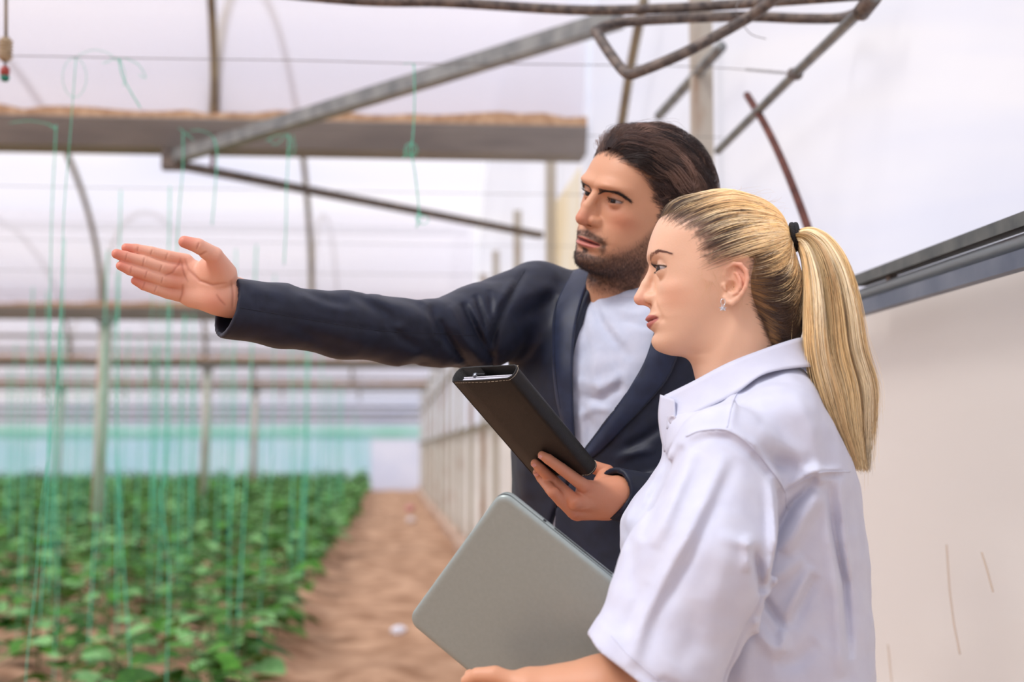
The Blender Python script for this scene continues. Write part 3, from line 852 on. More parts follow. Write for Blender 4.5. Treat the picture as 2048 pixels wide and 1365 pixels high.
# ------------------------------------------------------------------ human heads
def make_head(q):
    """q: dict of numbers (cm) -> function of points in head space (x: its left, y: forward, z: up; origin between the ears)"""
    yf, w, yc = Spl(q['yf']), Spl(q['w']), Spl(q['yc'])
    ex, ey, ez = q['eye']
    nose = q['nose']; zc = q['chin']
    ear = q.get('ear')
    er = q.get('er', 1.22)
    def head(p, feat=True):
        x, y, z = p[:, 0], p[:, 1], p[:, 2]
        ax = np.abs(x)
        pa = np.stack([ax, y, z], -1)
        cr_ = s_ell(p, q['cran'][0], q['cran'][1])
        a = np.maximum(yf(z) - yc(z), 0.3); ww = w(z); yy = y - yc(z)
        n = q.get('n', 2.25)
        a2 = np.where(yy > 0, a, 6.0)
        g = ((ax / ww) ** n + (np.abs(yy) / a2) ** n) ** (1 / n) + 1e-6
        r = np.sqrt(ax * ax + yy * yy)
        f = r * (1 - 1 / g) * 0.85
        f = smax(f, zc - z, 1.2)
        f = smax(f, z - 11.3, 1.0)
        d = smin(cr_, f, 1.6)
        # cheekbones, jaw, brow
        d = d - q.get('cheek', .3) * gauss(pa, q.get('cheekp', (5.0, 7.0, -0.6)), (2.2, 2.2, 1.5))
        d = d - q.get('browb', .25) * gauss(pa, (ex - .6, ey + 2, ez + 2.2), (2.6, 2.5, .9))
        d = d + q.get('temple', .3) * gauss(pa, (6.8, 5.5, 4.0), (1.8, 2.5, 2.4))
        # muzzle and chin
        d = d - q.get('muzzle', .55) * gauss(p, (0, 9.5, q['mouth'] + .1), (2.7, 3, 1.7))
        d = d - q.get('chinb', .3) * gauss(p, (0, 9, zc + 1.9), (1.7, 3, 1.1))
        # nose
        nb, nt, nr0, nr1 = nose['b'], nose['t'], nose['r0'], nose['r1']
        mid = (np.array(nb) * .5 + np.array(nt) * .5) + np.array((0, nose.get('hump', .15), 0))
        dn = s_chain(p, [nb, mid, nt], [nr0, (nr0 + nr1) / 2 * .9, nr1], .3)
        dn = smin(dn, s_cap(p, mid - np.array((0, 1.4, 0.6)), np.array(nt) - np.array((0, 1.7, -.1)), nr0 * 1.5, nr1 * 1.45), .7)
        dn = smin(dn, s_cap(pa, (nose['wx'] * .8, nt[1] - 1.2, nt[2] - .05), (nose['wx'], nt[1] - 2.0, nt[2] - .15), nose['wr'] * .85, nose['wr'] * .9), .28)
        dn = smin(dn, s_cap(p, (0, nt[1] - .5, nt[2] - .45), (0, nt[1] - 1.8, nt[2] - 1.0), .33, .4), .3)
        # eye sockets
        d = smax(d, -s_ell(pa, (ex + .45, ey + 2.3, ez - .05), (2.5, 1.85, 1.35)), 1.3)
        d = smin(d, dn, .5)
        d = smax(d, -s_cap(pa, (.72, nt[1] - .8, nt[2] - 1.0), (.68, nt[1] - 1.7, nt[2] - .6), .32, .36), .18)
        # nasolabial crease and under-eye fullness
        lip = q['mouth']
        d = d + .12 * np.exp(-(polydist(pa, [(nose['wx'] + .9, 9.6, nt[2] - .2), (q['mw'] + .7, 8.6, lip + .2)]) / .35) ** 2)
        # lips
        mw = q['mw']
        u = np.clip(ax / mw, 0, 1); fr = (y > 5)
        thin = np.sqrt(np.clip(1 - u * u, 0, 1))
        zl = lip + q.get('smile', .15) * u * u
        bow = .12 * np.exp(-(ax / .35) ** 2)
        up = np.exp(-((z - (zl + .42 - bow * .5)) / (.36 * thin + .12)) ** 2) * thin
        lo = np.exp(-((z - (zl - .52)) / (.42 * thin + .14)) ** 2) * thin
        d = d - fr * (q.get('ul', .42) * up + q.get('ll', .45) * lo)
        d = d + fr * q.get('gap', .38) * np.exp(-((z - zl) / (.10 + q.get('open', 0) * thin)) ** 2) * np.clip(1.08 - u ** 3, 0, 1) * (ax < mw * 1.1)
        d = d + fr * .16 * gauss(pa, (mw + .25, 8.3, lip + .1), (.45, 2, .45))
        d = d + fr * .10 * np.exp(-(x / .28) ** 2 - ((z - (lip + 1.25)) / .5) ** 2)
        d = d + fr * .22 * np.exp(-(x / 1.7) ** 2 - ((z - (lip - 1.45)) / .4) ** 2)
        # eyelids
        E = np.array((ex, ey, ez), np.float32)
        le = _len(pa - E)
        lid = le - (er + .13)
        lid = smax(lid, (ey - .6) - y, .3)
        d = smin(d, lid, .35)
        ux = (ax - ex); uz = z - ez
        ow = q.get('ow', 1.5)
        uu = np.clip(np.where(ux > 0, ux / ow, -ux / 1.45), 0, 1)
        tilt = q.get('tilt', .12) * ux
        top = q.get('lt', .46) * (1 - uu ** 2.2) + tilt; bot = -q.get('lb', .42) * (1 - uu ** 2) + tilt
        cut = np.maximum(np.maximum(uz - top, bot - uz), np.where(ux > 0, ux - ow, -ux - 1.45))
        cut = np.maximum(cut, ey - .5 - y)
        d = smax(d, -cut, .10)
        # upper-lid fold
        fo = np.abs(uz - top - .34) + 0 * uz
        d = d + .10 * np.exp(-(fo / .09) ** 2) * (uu < .98) * (y > ey) * np.exp(-((le - er - .3) / .6) ** 2)
        if ear is not None:
            d = smin(d, ear_sdf(pa, ear), .25)
        return d
    head.q = q
    return head

def ear_sdf(pa, e):
    """outer ear: helix rim, antihelix, concha, tragus, lobe"""
    s, o, tilt = e['s'], np.array(e['o'], np.float32), e.get('tilt', .35)
    q = (pa - o) / s
    X, Y, Z = q[:, 0], q[:, 1], q[:, 2]
    # the ear opens outward towards the back
    X = X - np.clip(-(Y - .8), 0, 4) * tilt
    Q = np.stack([X, Y, Z], -1)
    hel = [(.15, .35, .75), (.3, .75, 1.45), (.42, .45, 2.3), (.45, -.45, 2.85), (.42, -1.35, 2.65), (.35, -2.05, 1.8), (.3, -2.2, .75), (.3, -1.95, -.35), (.25, -1.45, -1.2), (.15, -.85, -1.9), (.1, -.2, -2.4), (.05, .35, -2.25), (0, .7, -1.6)]
    d = s_chain(Q, hel, [.2, .26, .27, .28, .3, .3, .29, .27, .28, .34, .36, .34, .25], .15)
    base = s_ell(Q, (-.15, -.55, .15), (.34, 1.65, 2.45))
    base = smin(base, s_ell(Q, (-.02, -.1, -1.75), (.26, .8, .85)), .4)
    d = smin(d, base, .2)
    anti = s_chain(Q, [(.35, -.35, 2.0), (.42, -.95, 1.35), (.45, -1.3, .5), (.42, -1.25, -.3), (.35, -.85, -1.0), (.3, -.4, -1.25)], [.18, .24, .27, .25, .24, .2], .1)
    d = smin(d, anti, .16)
    d = smin(d, s_cap(Q, (.25, .75, .05), (.25, .55, -.45), .30, .26), .25)
    d = smax(d, -s_ell(Q, (.5, -.2, -.15), (.95, .72, .82)), .15)
    d = smax(d, -s_chain(Q, [(.55, -.0, 1.1), (.5, -.2, 1.9), (.55, -.95, 2.1), (.6, -1.6, 1.4), (.6, -1.72, .4)], [.42, .36, .22, .16, .14]), .2)
    return d * s

def eyes(head, fr, iris, parent, gaze=(0, 1, 0), look=None):
    q = head.q
    ex, ey, ez = q['eye']
    out = []
    for sx in (1, -1):
        c = np.array((sx * ex, ey, ez))
        g = np.array(gaze, float); g /= np.linalg.norm(g)
        a = np.cross(g, (0, 0, 1)); a /= np.linalg.norm(a); b = np.cross(a, g)
        V, F, C = [], [], []
        n = 40
        th = [0, .06, .10, .14, .17, .22, .28, .36, .42, .455, .48, .52, .6, .8, 1.1, 1.5, 2.0, 2.6, 3.14159]
        for i, t in enumerate(th):
            for k in range(n):
                ph = 6.28318 * k / n
                rr = q.get('er', 1.22) - .02 + .07 * max(0, 1 - (t / .5) ** 2)
                V.append(c + rr * (g * math.cos(t) + (a * math.cos(ph) + b * math.sin(ph)) * math.sin(t)))
                if t < .16: col = (.004, .004, .005)
                elif t < .445:
                    v = .8 + .4 * math.sin(ph * 9) * math.sin(ph * 5 + t * 30); col = tuple(x * v * (.6 + t) for x in iris)
                elif t < .5: col = (.06, .045, .04)
                else: col = (.40, .35, .34)
                C.append(col)
        for i in range(len(th) - 1):
            for k in range(n):
                F.append((i * n + k, i * n + (k + 1) % n, (i + 1) * n + (k + 1) % n, (i + 1) * n + k))
        me = np_mesh('eye', fr.w(np.array(V)), np.array(F)[:, ::-1])
        paint(me, np.array(C))
        out.append(link('eye', me, M_eye, parent))
    return out
M_eye = mat('eye_gloss', (1, 1, 1, 1), 0.1, vcol='Col', spec=0.3)
M_skin = mat('skin', (1, 1, 1, 1), 0.48, spec=0.4, vcol='Col', sss=0.18, bump=0.05, bscale=420)
M_lash = mat('lash', (0.008, 0.006, 0.006, 1), 0.5)

def snap(fn, p, it=4, off=0.0):
    """push points to the fn = off surface"""
    p = np.array(p, np.float32)
    for _ in range(it):
        d = fn(p) - off
        g = np.stack([fn(p + np.array(e, np.float32) * .05) - fn(p - np.array(e, np.float32) * .05) for e in np.eye(3)], -1)
        g /= (_len(g)[:, None] + 1e-6)
        p = p - g * d[:, None] * .9
    return p
def normal(fn, p):
    p = np.array(p, np.float32)
    g = np.stack([fn(p + np.array(e, np.float32) * .06) - fn(p - np.array(e, np.float32) * .06) for e in np.eye(3)], -1)
    return g / (_len(g)[:, None] + 1e-6)
# ------------------------------------------------------------------ the woman: head and body
WF0 = px_frame(1450, 570, 1.90)
_a = R(5)
WF = Frame(WF0.o, -WF0.A[1] * math.cos(_a) + WF0.A[0] * math.sin(_a), -WF0.A[0] * math.cos(_a) - WF0.A[1] * math.sin(_a), WF0.A[2])     # x: her left (to the camera), y: where she looks (picture left)
wq = dict(
    yf=[(12, 4.5), (11, 6.4), (10, 7.6), (8.8, 8.75), (7.9, 9.25), (6.4, 9.85), (5.0, 10.2), (3.7, 10.3), (2.6, 10.0), (1.6, 9.75), (0, 9.3), (-1.5, 9.35), (-3.0, 9.75), (-4.4, 9.75), (-5, 9.6), (-5.7, 9.5), (-6.6, 9.35), (-7.7, 9.5), (-8.6, 9.2), (-9.3, 8.2), (-10, 6.6)],
    w=[(12, 3), (10, 5.4), (8, 6.4), (6, 6.9), (4, 7.05), (2, 7.0), (0, 6.85), (-2, 6.5), (-4, 5.9), (-6, 5.1), (-7.5, 4.3), (-8.6, 3.5), (-9.5, 2.6)],
    yc=[(12, 0), (6, 1.5), (2, 1.5), (-2, 2.0), (-5, 2.8), (-7, 3.6), (-9.5, 4.2)],
    cran=((0, .4, 4.0), (7.3, 8.7, 7.6)),
    eye=(3.1, 7.95, 1.72), nose=dict(b=(0, 9.55, 1.9), t=(0, 11.3, -1.8), r0=.62, r1=.88, wx=1.3, wr=.8, hump=.05),
    chin=-9.5, mouth=-4.95, mw=2.95, er=1.32, ow=1.62, smile=.35, ul=.42, ll=.44, gap=.34, muzzle=.4, cheek=.45, cheekp=(4.6, 7.4, -1.0), browb=.12,
    lt=.40, lb=.34, tilt=.10, ear=dict(s=.97, o=(6.6, 0.0, -.9), tilt=.38))
w_head0 = make_head(wq)
def w_head(p):
    d = w_head0(p)
    neck = s_chain(p, [(0, -.6, 0), (0, -1.2, -7), (0, -3.2, -15.5)], [5.2, 5.35, 5.7], 1)
    nf = s_chain(p, [(0, 1.6, -8.2), (0, -.2, -15)], [3.2, 3.4])
    neck = smin(neck, nf, 2.0)
    # sternomastoid cords
    pa = np.stack([np.abs(p[:, 0]), p[:, 1], p[:, 2]], -1)
    neck = neck - .28 * np.exp(-(polydist(pa, [(6.0, -1.5, -4), (2.2, 2.4, -15)]) / .9) ** 2)
    return smin(d, neck, 1.6)
V, F = surface(w_head, (-10.5, -11, -17), (10.5, 14, 13.5), .15)
print('woman head', len(V))
def w_col(Vl):
    base = np.array(srgb(230, 186, 156)[:3]); V = Vl.astype(np.float32)
    ax = np.abs(V[:, 0]); x, y, z = V[:, 0], V[:, 1], V[:, 2]
    pa = np.stack([ax, y, z], -1)
    c = np.tile(base, (len(V), 1))
    def mixc(col, m):
        m = np.clip(m, 0, 1)[:, None]; return c * (1 - m) + np.array(srgb(*col)[:3]) * m
    c = mixc((224, 154, 124), .40 * gauss(pa, (5.2, 7.2, -1.8), (2.4, 3, 2.0)))
    c = mixc((220, 138, 118), .5 * gauss(p=pa, c=(0, 11.6, -2.2), s=(1.8, 1.4, 1.1)))
    c = mixc((226, 140, 118), .5 * gauss(pa, (8.2, -1.2, .8), (1.6, 1.8, 3.4)))
    lip = wq['mouth']; u = np.clip(ax / 3.0, 0, 1); zl = lip + .35 * u * u; th = np.sqrt(np.clip(1 - u * u, 0, 1))
    bow = .14 * np.exp(-(ax / .35) ** 2)
    m = np.clip((zl + .84 * th - bow + .06 - z) / .14, 0, 1) * np.clip((z - (zl - 1.0 * th - .05)) / .14, 0, 1) * (y > 6) * np.clip((3.0 - ax) / .25, 0, 1)
    c = mixc((176, 92, 92), m * .85)
    c = mixc((110, 48, 50), .8 * m * np.exp(-((z - zl) / .09) ** 2))
    hm = inpoly(np.stack([y, z], -1), [(a_ - .25 * (a_ > 0), b_ + .15) for a_, b_ in W_HL]) & (z > -9); hm = hm & ~((_len(pa * np.array((0, 1, 1), np.float32) - np.array((0, -.8, 0), np.float32)) < 3.4) & (ax > 6.9))
    P2 = np.stack([y, z], -1); c = mixc((128, 102, 84), hm * .85 * np.clip((polydist(P2, W_HL[:16]) - .5 + .4 * vnoise(3, 20, .5, 2.)(V)) / 1.3, 0, 1))
    # upper lid make-up and brow shading pigment
    ex, ey, ez = wq['eye']; ux = ax - ex; uz = z - ez
    uu = np.clip(np.abs(ux) / 1.62, 0, 1); top = .40 * (1 - uu ** 2.2) + .1 * ux
    near = (y > ey) * np.exp(-((_len(pa - np.array((ex, ey, ez), np.float32)) - 1.45) / .4) ** 2)
    c = mixc((28, 22, 28), near * .95 * np.exp(-((uz - top - .05) / .13) ** 2) * (np.abs(ux) < 1.75))
    c = mixc((120, 80, 72), near * .5 * np.exp(-((uz + .34 * (1 - uu ** 2)) / .07) ** 2) * (np.abs(ux) < 1.5))
    return c
W_headVF = (V, F)
# ------------------------------------------------------------------ the woman's hair, brows, lashes
M_hair = mat('hair_strands', (1, 1, 1, 1), 0.38, spec=0.45, vcol='Col')
M_hairbase = mat('hair_underlayer', (1, 1, 1, 1), 0.6, spec=0.2, vcol='Col')
W_TIE = np.array((0, -8.7, 6.3))
def w_hairvol(p):
    d = s_ell(p, (0, .5, 4.3), (8.1, 8.9, 8.6))
    d = smin(d, s_ell(p, (0, 5.2, 7.2), (5.6, 4.4, 4.6)), 1.5)
    d = smin(d, s_ell(p, (0, -4.2, 5.5), (5.0, 4.2, 5.4)), 2.0)
    d = smin(d, s_ell(p, (0, -5.2, -.6), (6.4, 5.2, 6.2)), 2.0)
    d = smin(d, s_ell(p, (0, -6.2, -5.6), (5.3, 3.8, 5.0)), 2.0)
    return d
W_HL = [(9.3, 8.9), (8.9, 8.3), (6.9, 6.9), (5.2, 5.4), (4.4, 4.2), (4.0, 2.4), (3.0, .9), (2.2, 1.6), (1.1, 2.4), (-.3, 2.7), (-1.7, 2.0), (-2.3, .2), (-2.7, -2.6), (-4.0, -5.8), (-5.0, -8.0), (-5.4, -10.5), (-13, -11), (-13, 16), (9.3, 16)]
rs = np.random.RandomState(11)
Vh = W_headVF[0]
jit = rs.normal(size=(len(Vh), 2)) * .28
msk = inpoly(Vh[:, 1:3] + jit, W_HL) & (Vh[:, 2] > -10.5) & (np.abs(Vh[:, 0]) < 8.2) & ~((_len(Vh - np.array((8, -1, 0))) < 2.9) & (Vh[:, 0] > 7.0))
roots = Vh[msk]
pw = 1 + 2.2 * np.clip((1.5 - roots[:, 2]) / 5, 0, 1); pick = rs.choice(len(roots), 18000, p=pw / pw.sum())
roots = roots[pick] + rs.normal(size=(18000, 3)) * .05
C0 = np.array((0, .3, 2.0))
K = 16
t = np.linspace(0, 1, K)
n = len(roots)
# every lock gathers into the tie
cl = rs.normal(size=(240, 3)); 
lock = (np.round(roots / 0.9) @ np.array((1.7, 13.1, 57.3))).astype(int)
lr = np.random.RandomState(5).rand(4096, 4)[np.abs(lock) % 4096]
end = W_TIE + np.stack([(lr[:, 0] - .5) * 1.1 + np.clip(roots[:, 0], -7, 7) * .07, np.zeros(n), (lr[:, 1] - .5) * 1.1 + np.clip((roots[:, 2] - 4), -9, 8) * .08], -1)
a = unit(roots - C0); b = unit(end - C0)
D = slerp(a, b, t)
low = np.clip((2.5 - roots[:, 2]) / 7, 0, 1) * np.clip((0 - roots[:, 1]) / 3, 0, 1)
sag = (low * .50 + .05)[:, None] * (np.sin(np.pi * t ** .8))[None]
D = D + sag[..., None] * np.array((0, -.45, -.9)) + (lr[:, 2] - .5)[:, None, None] * .05 * np.sin(np.pi * t)[None, :, None] * np.array((0, 1, 1))
D = unit(D)
Rr = radial(w_hairvol, C0, D)
R0 = np.linalg.norm(roots - C0, axis=1)
layer = -.05 - .55 * rs.rand(n) ** 1.3 + .12 * (lr[:, 3] - .5)
grow = np.clip(t / .14, 0, 1)[None] ** .7
Rad = R0[:, None] * (1 - grow) + (Rr + layer[:, None]) * grow
endR = np.linalg.norm(end - C0, axis=1)[:, None]
cv = np.clip((t - .74) / .26, 0, 1)[None] ** 1.6
Rad = Rad * (1 - cv) + (endR) * cv
S = C0 + D * Rad[..., None]
S += (rs.normal(size=(n, 1, 3)) * .05) * np.sin(np.pi * t)[None, :, None]
blond = 1.7 * np.array([srgb(234, 214, 172)[:3], srgb(220, 194, 148)[:3], srgb(244, 230, 198)[:3], srgb(196, 166, 122)[:3], srgb(230, 202, 150)[:3]])
dark = np.array(srgb(92, 74, 64)[:3])
tone = blond[(lr[:, 2] * 4.99).astype(int)] * (.75 + .5 * rs.rand(n))[:, None]
dk = rs.rand(n)
topf = np.clip((roots[:, 2] - 6) / 4, 0, 1)
edge = .03 + .20 * (rs.rand(n) ** 2) * (1 - .5 * topf) + .20 * (lr[:, 3] > .80) * (1 - .6 * topf) + .30 * low * (roots[:, 1] > -6.5)
mixr = np.clip((t[None] - edge[:, None]) / .16, 0, 1)[..., None]
colS = dark * (1 - mixr) * .9 + tone[:, None] * mixr
allD = (dk < .05) | ((lr[:, 3] > .95) & (dk < .6))
colS[allD] = colS[allD] * .35 + dark * .5
rad_h = np.interp(t, [0, .15, 1], [.00004, .00015, .00012])[None] * np.ones((n, 1))
def w_hair(parent):
    o = hair_obj('hair', WF.w(S), rad_h, M_hair, colS, parent)
    # under-layer
    Vc, Fc = surface(lambda p: w_hairvol(p) + .55, (-10, -12, -12), (10, 11, 14), .3)
    keep = inpoly(Vc[:, 1:3], [(x - .5 * (x > 0), z + .3) for x, z in W_HL])
    dn = s_chain(Vc.astype(np.float32), [(0, -1.2, -7), (0, -3.2, -15.5)], [5.3, 5.5])
    Fc = Fc[keep[Fc].all(1)]
    me = np_mesh('hair_underlayer', WF.w(Vc), Fc)
    cc = np.array(srgb(160, 126, 88)[:3]) * np.ones((len(me.vertices), 3))
    f = np.clip((Vc[:, 1] - 0) / 6, 0, 1)[:, None]
    cc = cc * (1 - f * .35); paint(me, cc)
    link('hair_underlayer', me, M_hairbase, parent)
    # ponytail
    rp = np.random.RandomState(21); m = 9500; Kp = 22
    inn = curve_pts([(-8.5, 5.7), (-9.4, 5.3), (-10.0, 3.4), (-10.1, 0), (-9.9, -4), (-9.9, -9), (-10.8, -14), (-12.4, -18.5), (-14.8, -23.4)], 60)
    out = curve_pts([(-8.5, 7.0), (-9.5, 7.1), (-11.4, 7.2), (-13.7, 5.4), (-15.6, 1.5), (-16.8, -4), (-17.5, -9), (-18.8, -14), (-18.6, -19.5), (-18.2, -24.0)], 60)
    inn, out = np.array(inn), np.array(out)
    g = rp.randint(0, 70, m)
    gu = np.random.RandomState(2).rand(70); gx = np.random.RandomState(4).uniform(-1, 1, 70)
    u = np.clip(gu[g] + rp.normal(size=m) * .05, 0, 1)
    xx = gx[g] + rp.normal(size=m) * .12
    tt = np.linspace(0, 1, Kp)
    L = np.clip(.70 + .32 * np.random.RandomState(9).rand(70)[g] + rp.normal(size=m) * .05, .55, 1.02)
    ts = tt[None] * L[:, None] * 60
    i0 = np.clip(ts.astype(int), 0, 59); fr_ = (ts - i0)[..., None]
    ci = inn[i0] * (1 - fr_) + inn[i0 + 1] * fr_; co = out[i0] * (1 - fr_) + out[i0 + 1] * fr_
    conv = .10 * np.clip((tt - .55) / .45, 0, 1)[None, :] ** 2
    gu_ = (u[:, None] * (1 - conv) + (gu[g] * .8 + .1)[:, None] * conv)[..., None]
    yz = ci * (1 - gu_) + co * gu_
    wid = np.interp(tt, [0, .05, .2, .5, .85, 1], [1.0, 1.15, 2.8, 3.2, 2.6, 1.3])[None]
    X = xx[:, None] * wid * np.sqrt(np.clip(1.15 - (2 * u - 1) ** 2, .15, 1))[:, None]
    X = X + 4.6 * (np.clip((tt - .12) / .5, 0, 1) ** 1.2)[None]
    X = X + .12 * np.sin(tt[None] * 9 + g[:, None]) * tt[None]
    Sp = np.concatenate([X[..., None], yz], -1)
    Sp += (rp.normal(size=(m, 1, 3)) * .22) * tt[None, :, None] ** 1.5
    fly = rp.rand(m) < .015
    Sp[fly] += rp.normal(size=(fly.sum(), 1, 3)) * 1.1 * (tt[None, :, None] ** 1.4)
    tn = blond[(np.random.RandomState(8).rand(70)[g] * 4.99).astype(int)] * (.62 + .5 * rp.rand(m))[:, None]
    dkp = (rp.rand(m) < .18) | ((g % 9 == 0) & (rp.rand(m) < .75))
    tn[dkp] *= .45
    tipd = np.clip((tt - .5) / .5, 0, 1)[None, :, None] * .22
    hair_obj('ponytail', WF.w(Sp), (.00018, .00009), M_hair, tn[:, None] * (1 - tipd), parent)
    # loose wisps by the ear and temple
    wr = np.random.RandomState(31); nw = 130
    st = np.stack([np.full(nw, 6.9), wr.uniform(-2.5, 4, nw), wr.uniform(-1, 4.2, nw)], -1); st[nw // 2:] = np.stack([wr.uniform(-4, 4, nw - nw // 2), wr.uniform(-8, 8.5, nw - nw // 2), np.full(nw - nw // 2, 11.5)], -1)
    st = snap(lambda p: w_hairvol(p) + .2, st)
    tw = np.linspace(0, 1, 10)[None, :, None]
    dr = np.concatenate([np.stack([wr.uniform(.0, .5, nw // 2), wr.uniform(-1.5, 1.5, nw // 2), wr.uniform(-4.5, -2, nw // 2)], -1), np.stack([wr.uniform(-1, 1, nw - nw // 2), wr.uniform(-4, -1.5, nw - nw // 2), wr.uniform(-.2, .9, nw - nw // 2)], -1)])
    Wp = st[:, None] + dr[:, None] * tw * wr.uniform(.5, 1.0, nw)[:, None, None] + np.array((0, 0, .5)) * np.sin(3.1 * tw) * wr.normal(size=(nw, 1, 1)) * .6 + np.array((0, .6, 0)) * np.sin(3.1 * tw) * wr.normal(size=(nw, 1, 1))
    Wp[:nw // 2, :, 0] = np.clip(Wp[:nw // 2, :, 0], 6.9, 8.2)
    hair_obj('hair_wisps', WF.w(Wp), (.00008, .00004), M_hair, np.array(srgb(205, 170, 120)[:3]), parent)
    # elastic hair tie
    mb = MB()
    for dy in (-.28, .22):
        ring = [WF.w((1.95 * math.cos(x), -9.15 + dy + .10 * math.sin(x * 2), 6.35 + 1.62 * math.sin(x))) for x in np.linspace(0, 2 * math.pi, 28, endpoint=False)]
        mb.tube(ring, .0040, 10, closed=True)
    mb.build('hair_tie', mat('black_elastic', srgb(22, 22, 28), .8, bump=.4, bscale=500), parent, True)
def brow_hairs(fn, fr, path, width, n, col, ln, name, parent, seed=1, lean=.5, r=.00011, sides=(1, -1)):
    rb = np.random.RandomState(seed)
    pc = np.array(curve_pts(path, 40)); u = rb.rand(n); i = (u * 39).astype(int)
    tang = unit(pc[i + 1] - pc[i]); wv = np.interp(u, [0, .1, .5, .8, 1], [.9, 1.1, .9, .5, .12]) * width
    p = pc[i] + (u * 39 - i)[:, None] * (pc[i + 1] - pc[i]) + np.array((0, 0, 1.)) * (rb.uniform(-.5, .5, n) * wv)[:, None]
    out = []
    for s in sides:
        q = p.copy(); q[:, 0] *= s; q = snap(fn, q)
        N = normal(fn, q); T = tang.copy(); T[:, 0] *= s
        g = unit(T + np.array((0, 0, 1)) * (lean * (1 - 1.3 * u))[:, None] + rb.normal(size=(n, 3)) * .15)
        tt = np.linspace(0, 1, 5)[None, :, None]
        out.append(q[:, None] + g[:, None] * tt * (ln * rb.uniform(.6, 1.1, n))[:, None, None] + N[:, None] * (.02 + .22 * tt * (1 - tt)) * ln)
    S_ = np.concatenate(out)
    return hair_obj(name, fr.w(S_), (r, r * .4), M_hair, np.array(col), parent)
def lashes(head, fr, parent, up=.9, n=46, col=(.01, .008, .01), lw=.00011):
    q = head.q; ex, ey, ez = q['eye']; er = q.get('er', 1.22); ow = q.get('ow', 1.5)
    out = []
    for s in (1, -1):
        for top in (1, 0):
            for k in range(n if top else n // 2):
                ux = -1.15 + (ow + 1.1) * k / ((n if top else n // 2) - 1)
                uu = ux / ow if ux > 0 else -ux / 1.45
                tl = q.get('tilt', .12) * ux
                uz = (q.get('lt', .46) * (1 - uu ** 2.2) if top else -q.get('lb', .42) * (1 - uu ** 2)) + tl
                yy = math.sqrt(max((er + .12) ** 2 - ux * ux - uz * uz, 0.01))
                b = np.array((s * (ex + ux), ey + yy, ez + uz))
                o_ = unit(np.array((s * ux * .55, .9, (.35 if top else -.5))))
                ln = (up if top else up * .45) * (.75 + .4 * (uu if ux > 0 else 0))
                out.append([b + o_ * ln * w + np.array((0, 0, (.35 if top else -.1) * ln * w * w)) for w in (0, .33, .66, 1)])
    return hair_obj('eyelashes', fr.w(np.array(out)), (lw, lw * .35), M_hair, np.array(col), parent)
# ------------------------------------------------------------------ the woman's shirt, arm and body
def wp(px, py, x=0.0):
    """pixel -> woman's frame at lateral position x (cm)"""
    o = WF.l(CAM); e = WF.l(CAM + ray(px, py)) - o
    return o + e * ((x - o[0]) / e[0])
def w2(px, py, x=17.0): return tuple(wp(px, py, x)[1:])
w_yf = Spl([(-8, 4), (-13, 8.4), (-15, 8.9), (-20, 8.6), (-22.5, 8.4), (-25.5, 10.0), (-29, 12.8), (-31.5, 14.0), (-35, 14.2), (-38, 13.7), (-42, 13.0), (-53, 10.8), (-66, 10.5)])
w_yb = Spl([(-7, -8.6), (-11, -9.9), (-15.3, -11.8), (-19.3, -13.8), (-24, -16.1), (-29, -17.1), (-35, -17.7), (-42, -18.1), (-66, -18.6)])
w_a = Spl([(-8, 8), (-14, 14), (-18, 16.2), (-24, 16.0), (-30, 15.0), (-40, 14.6), (-53, 16.2), (-66, 17)])
SL = [wp(1452, 912, 15.5), wp(1398, 1120, 20.0), wp(1300, 1352, 22.5), wp(1262, 1440, 23.5)]
SR = [6.3, 8.6, 7.9, 7.9]
HEMP = wp(1203, 1290, 22.5)
HEMN = np.array((0, .62, -.78))
def strokes(L, x=17.0): return [([w2(a, b, x) for a, b in pts], h, w) for pts, h, w in L]
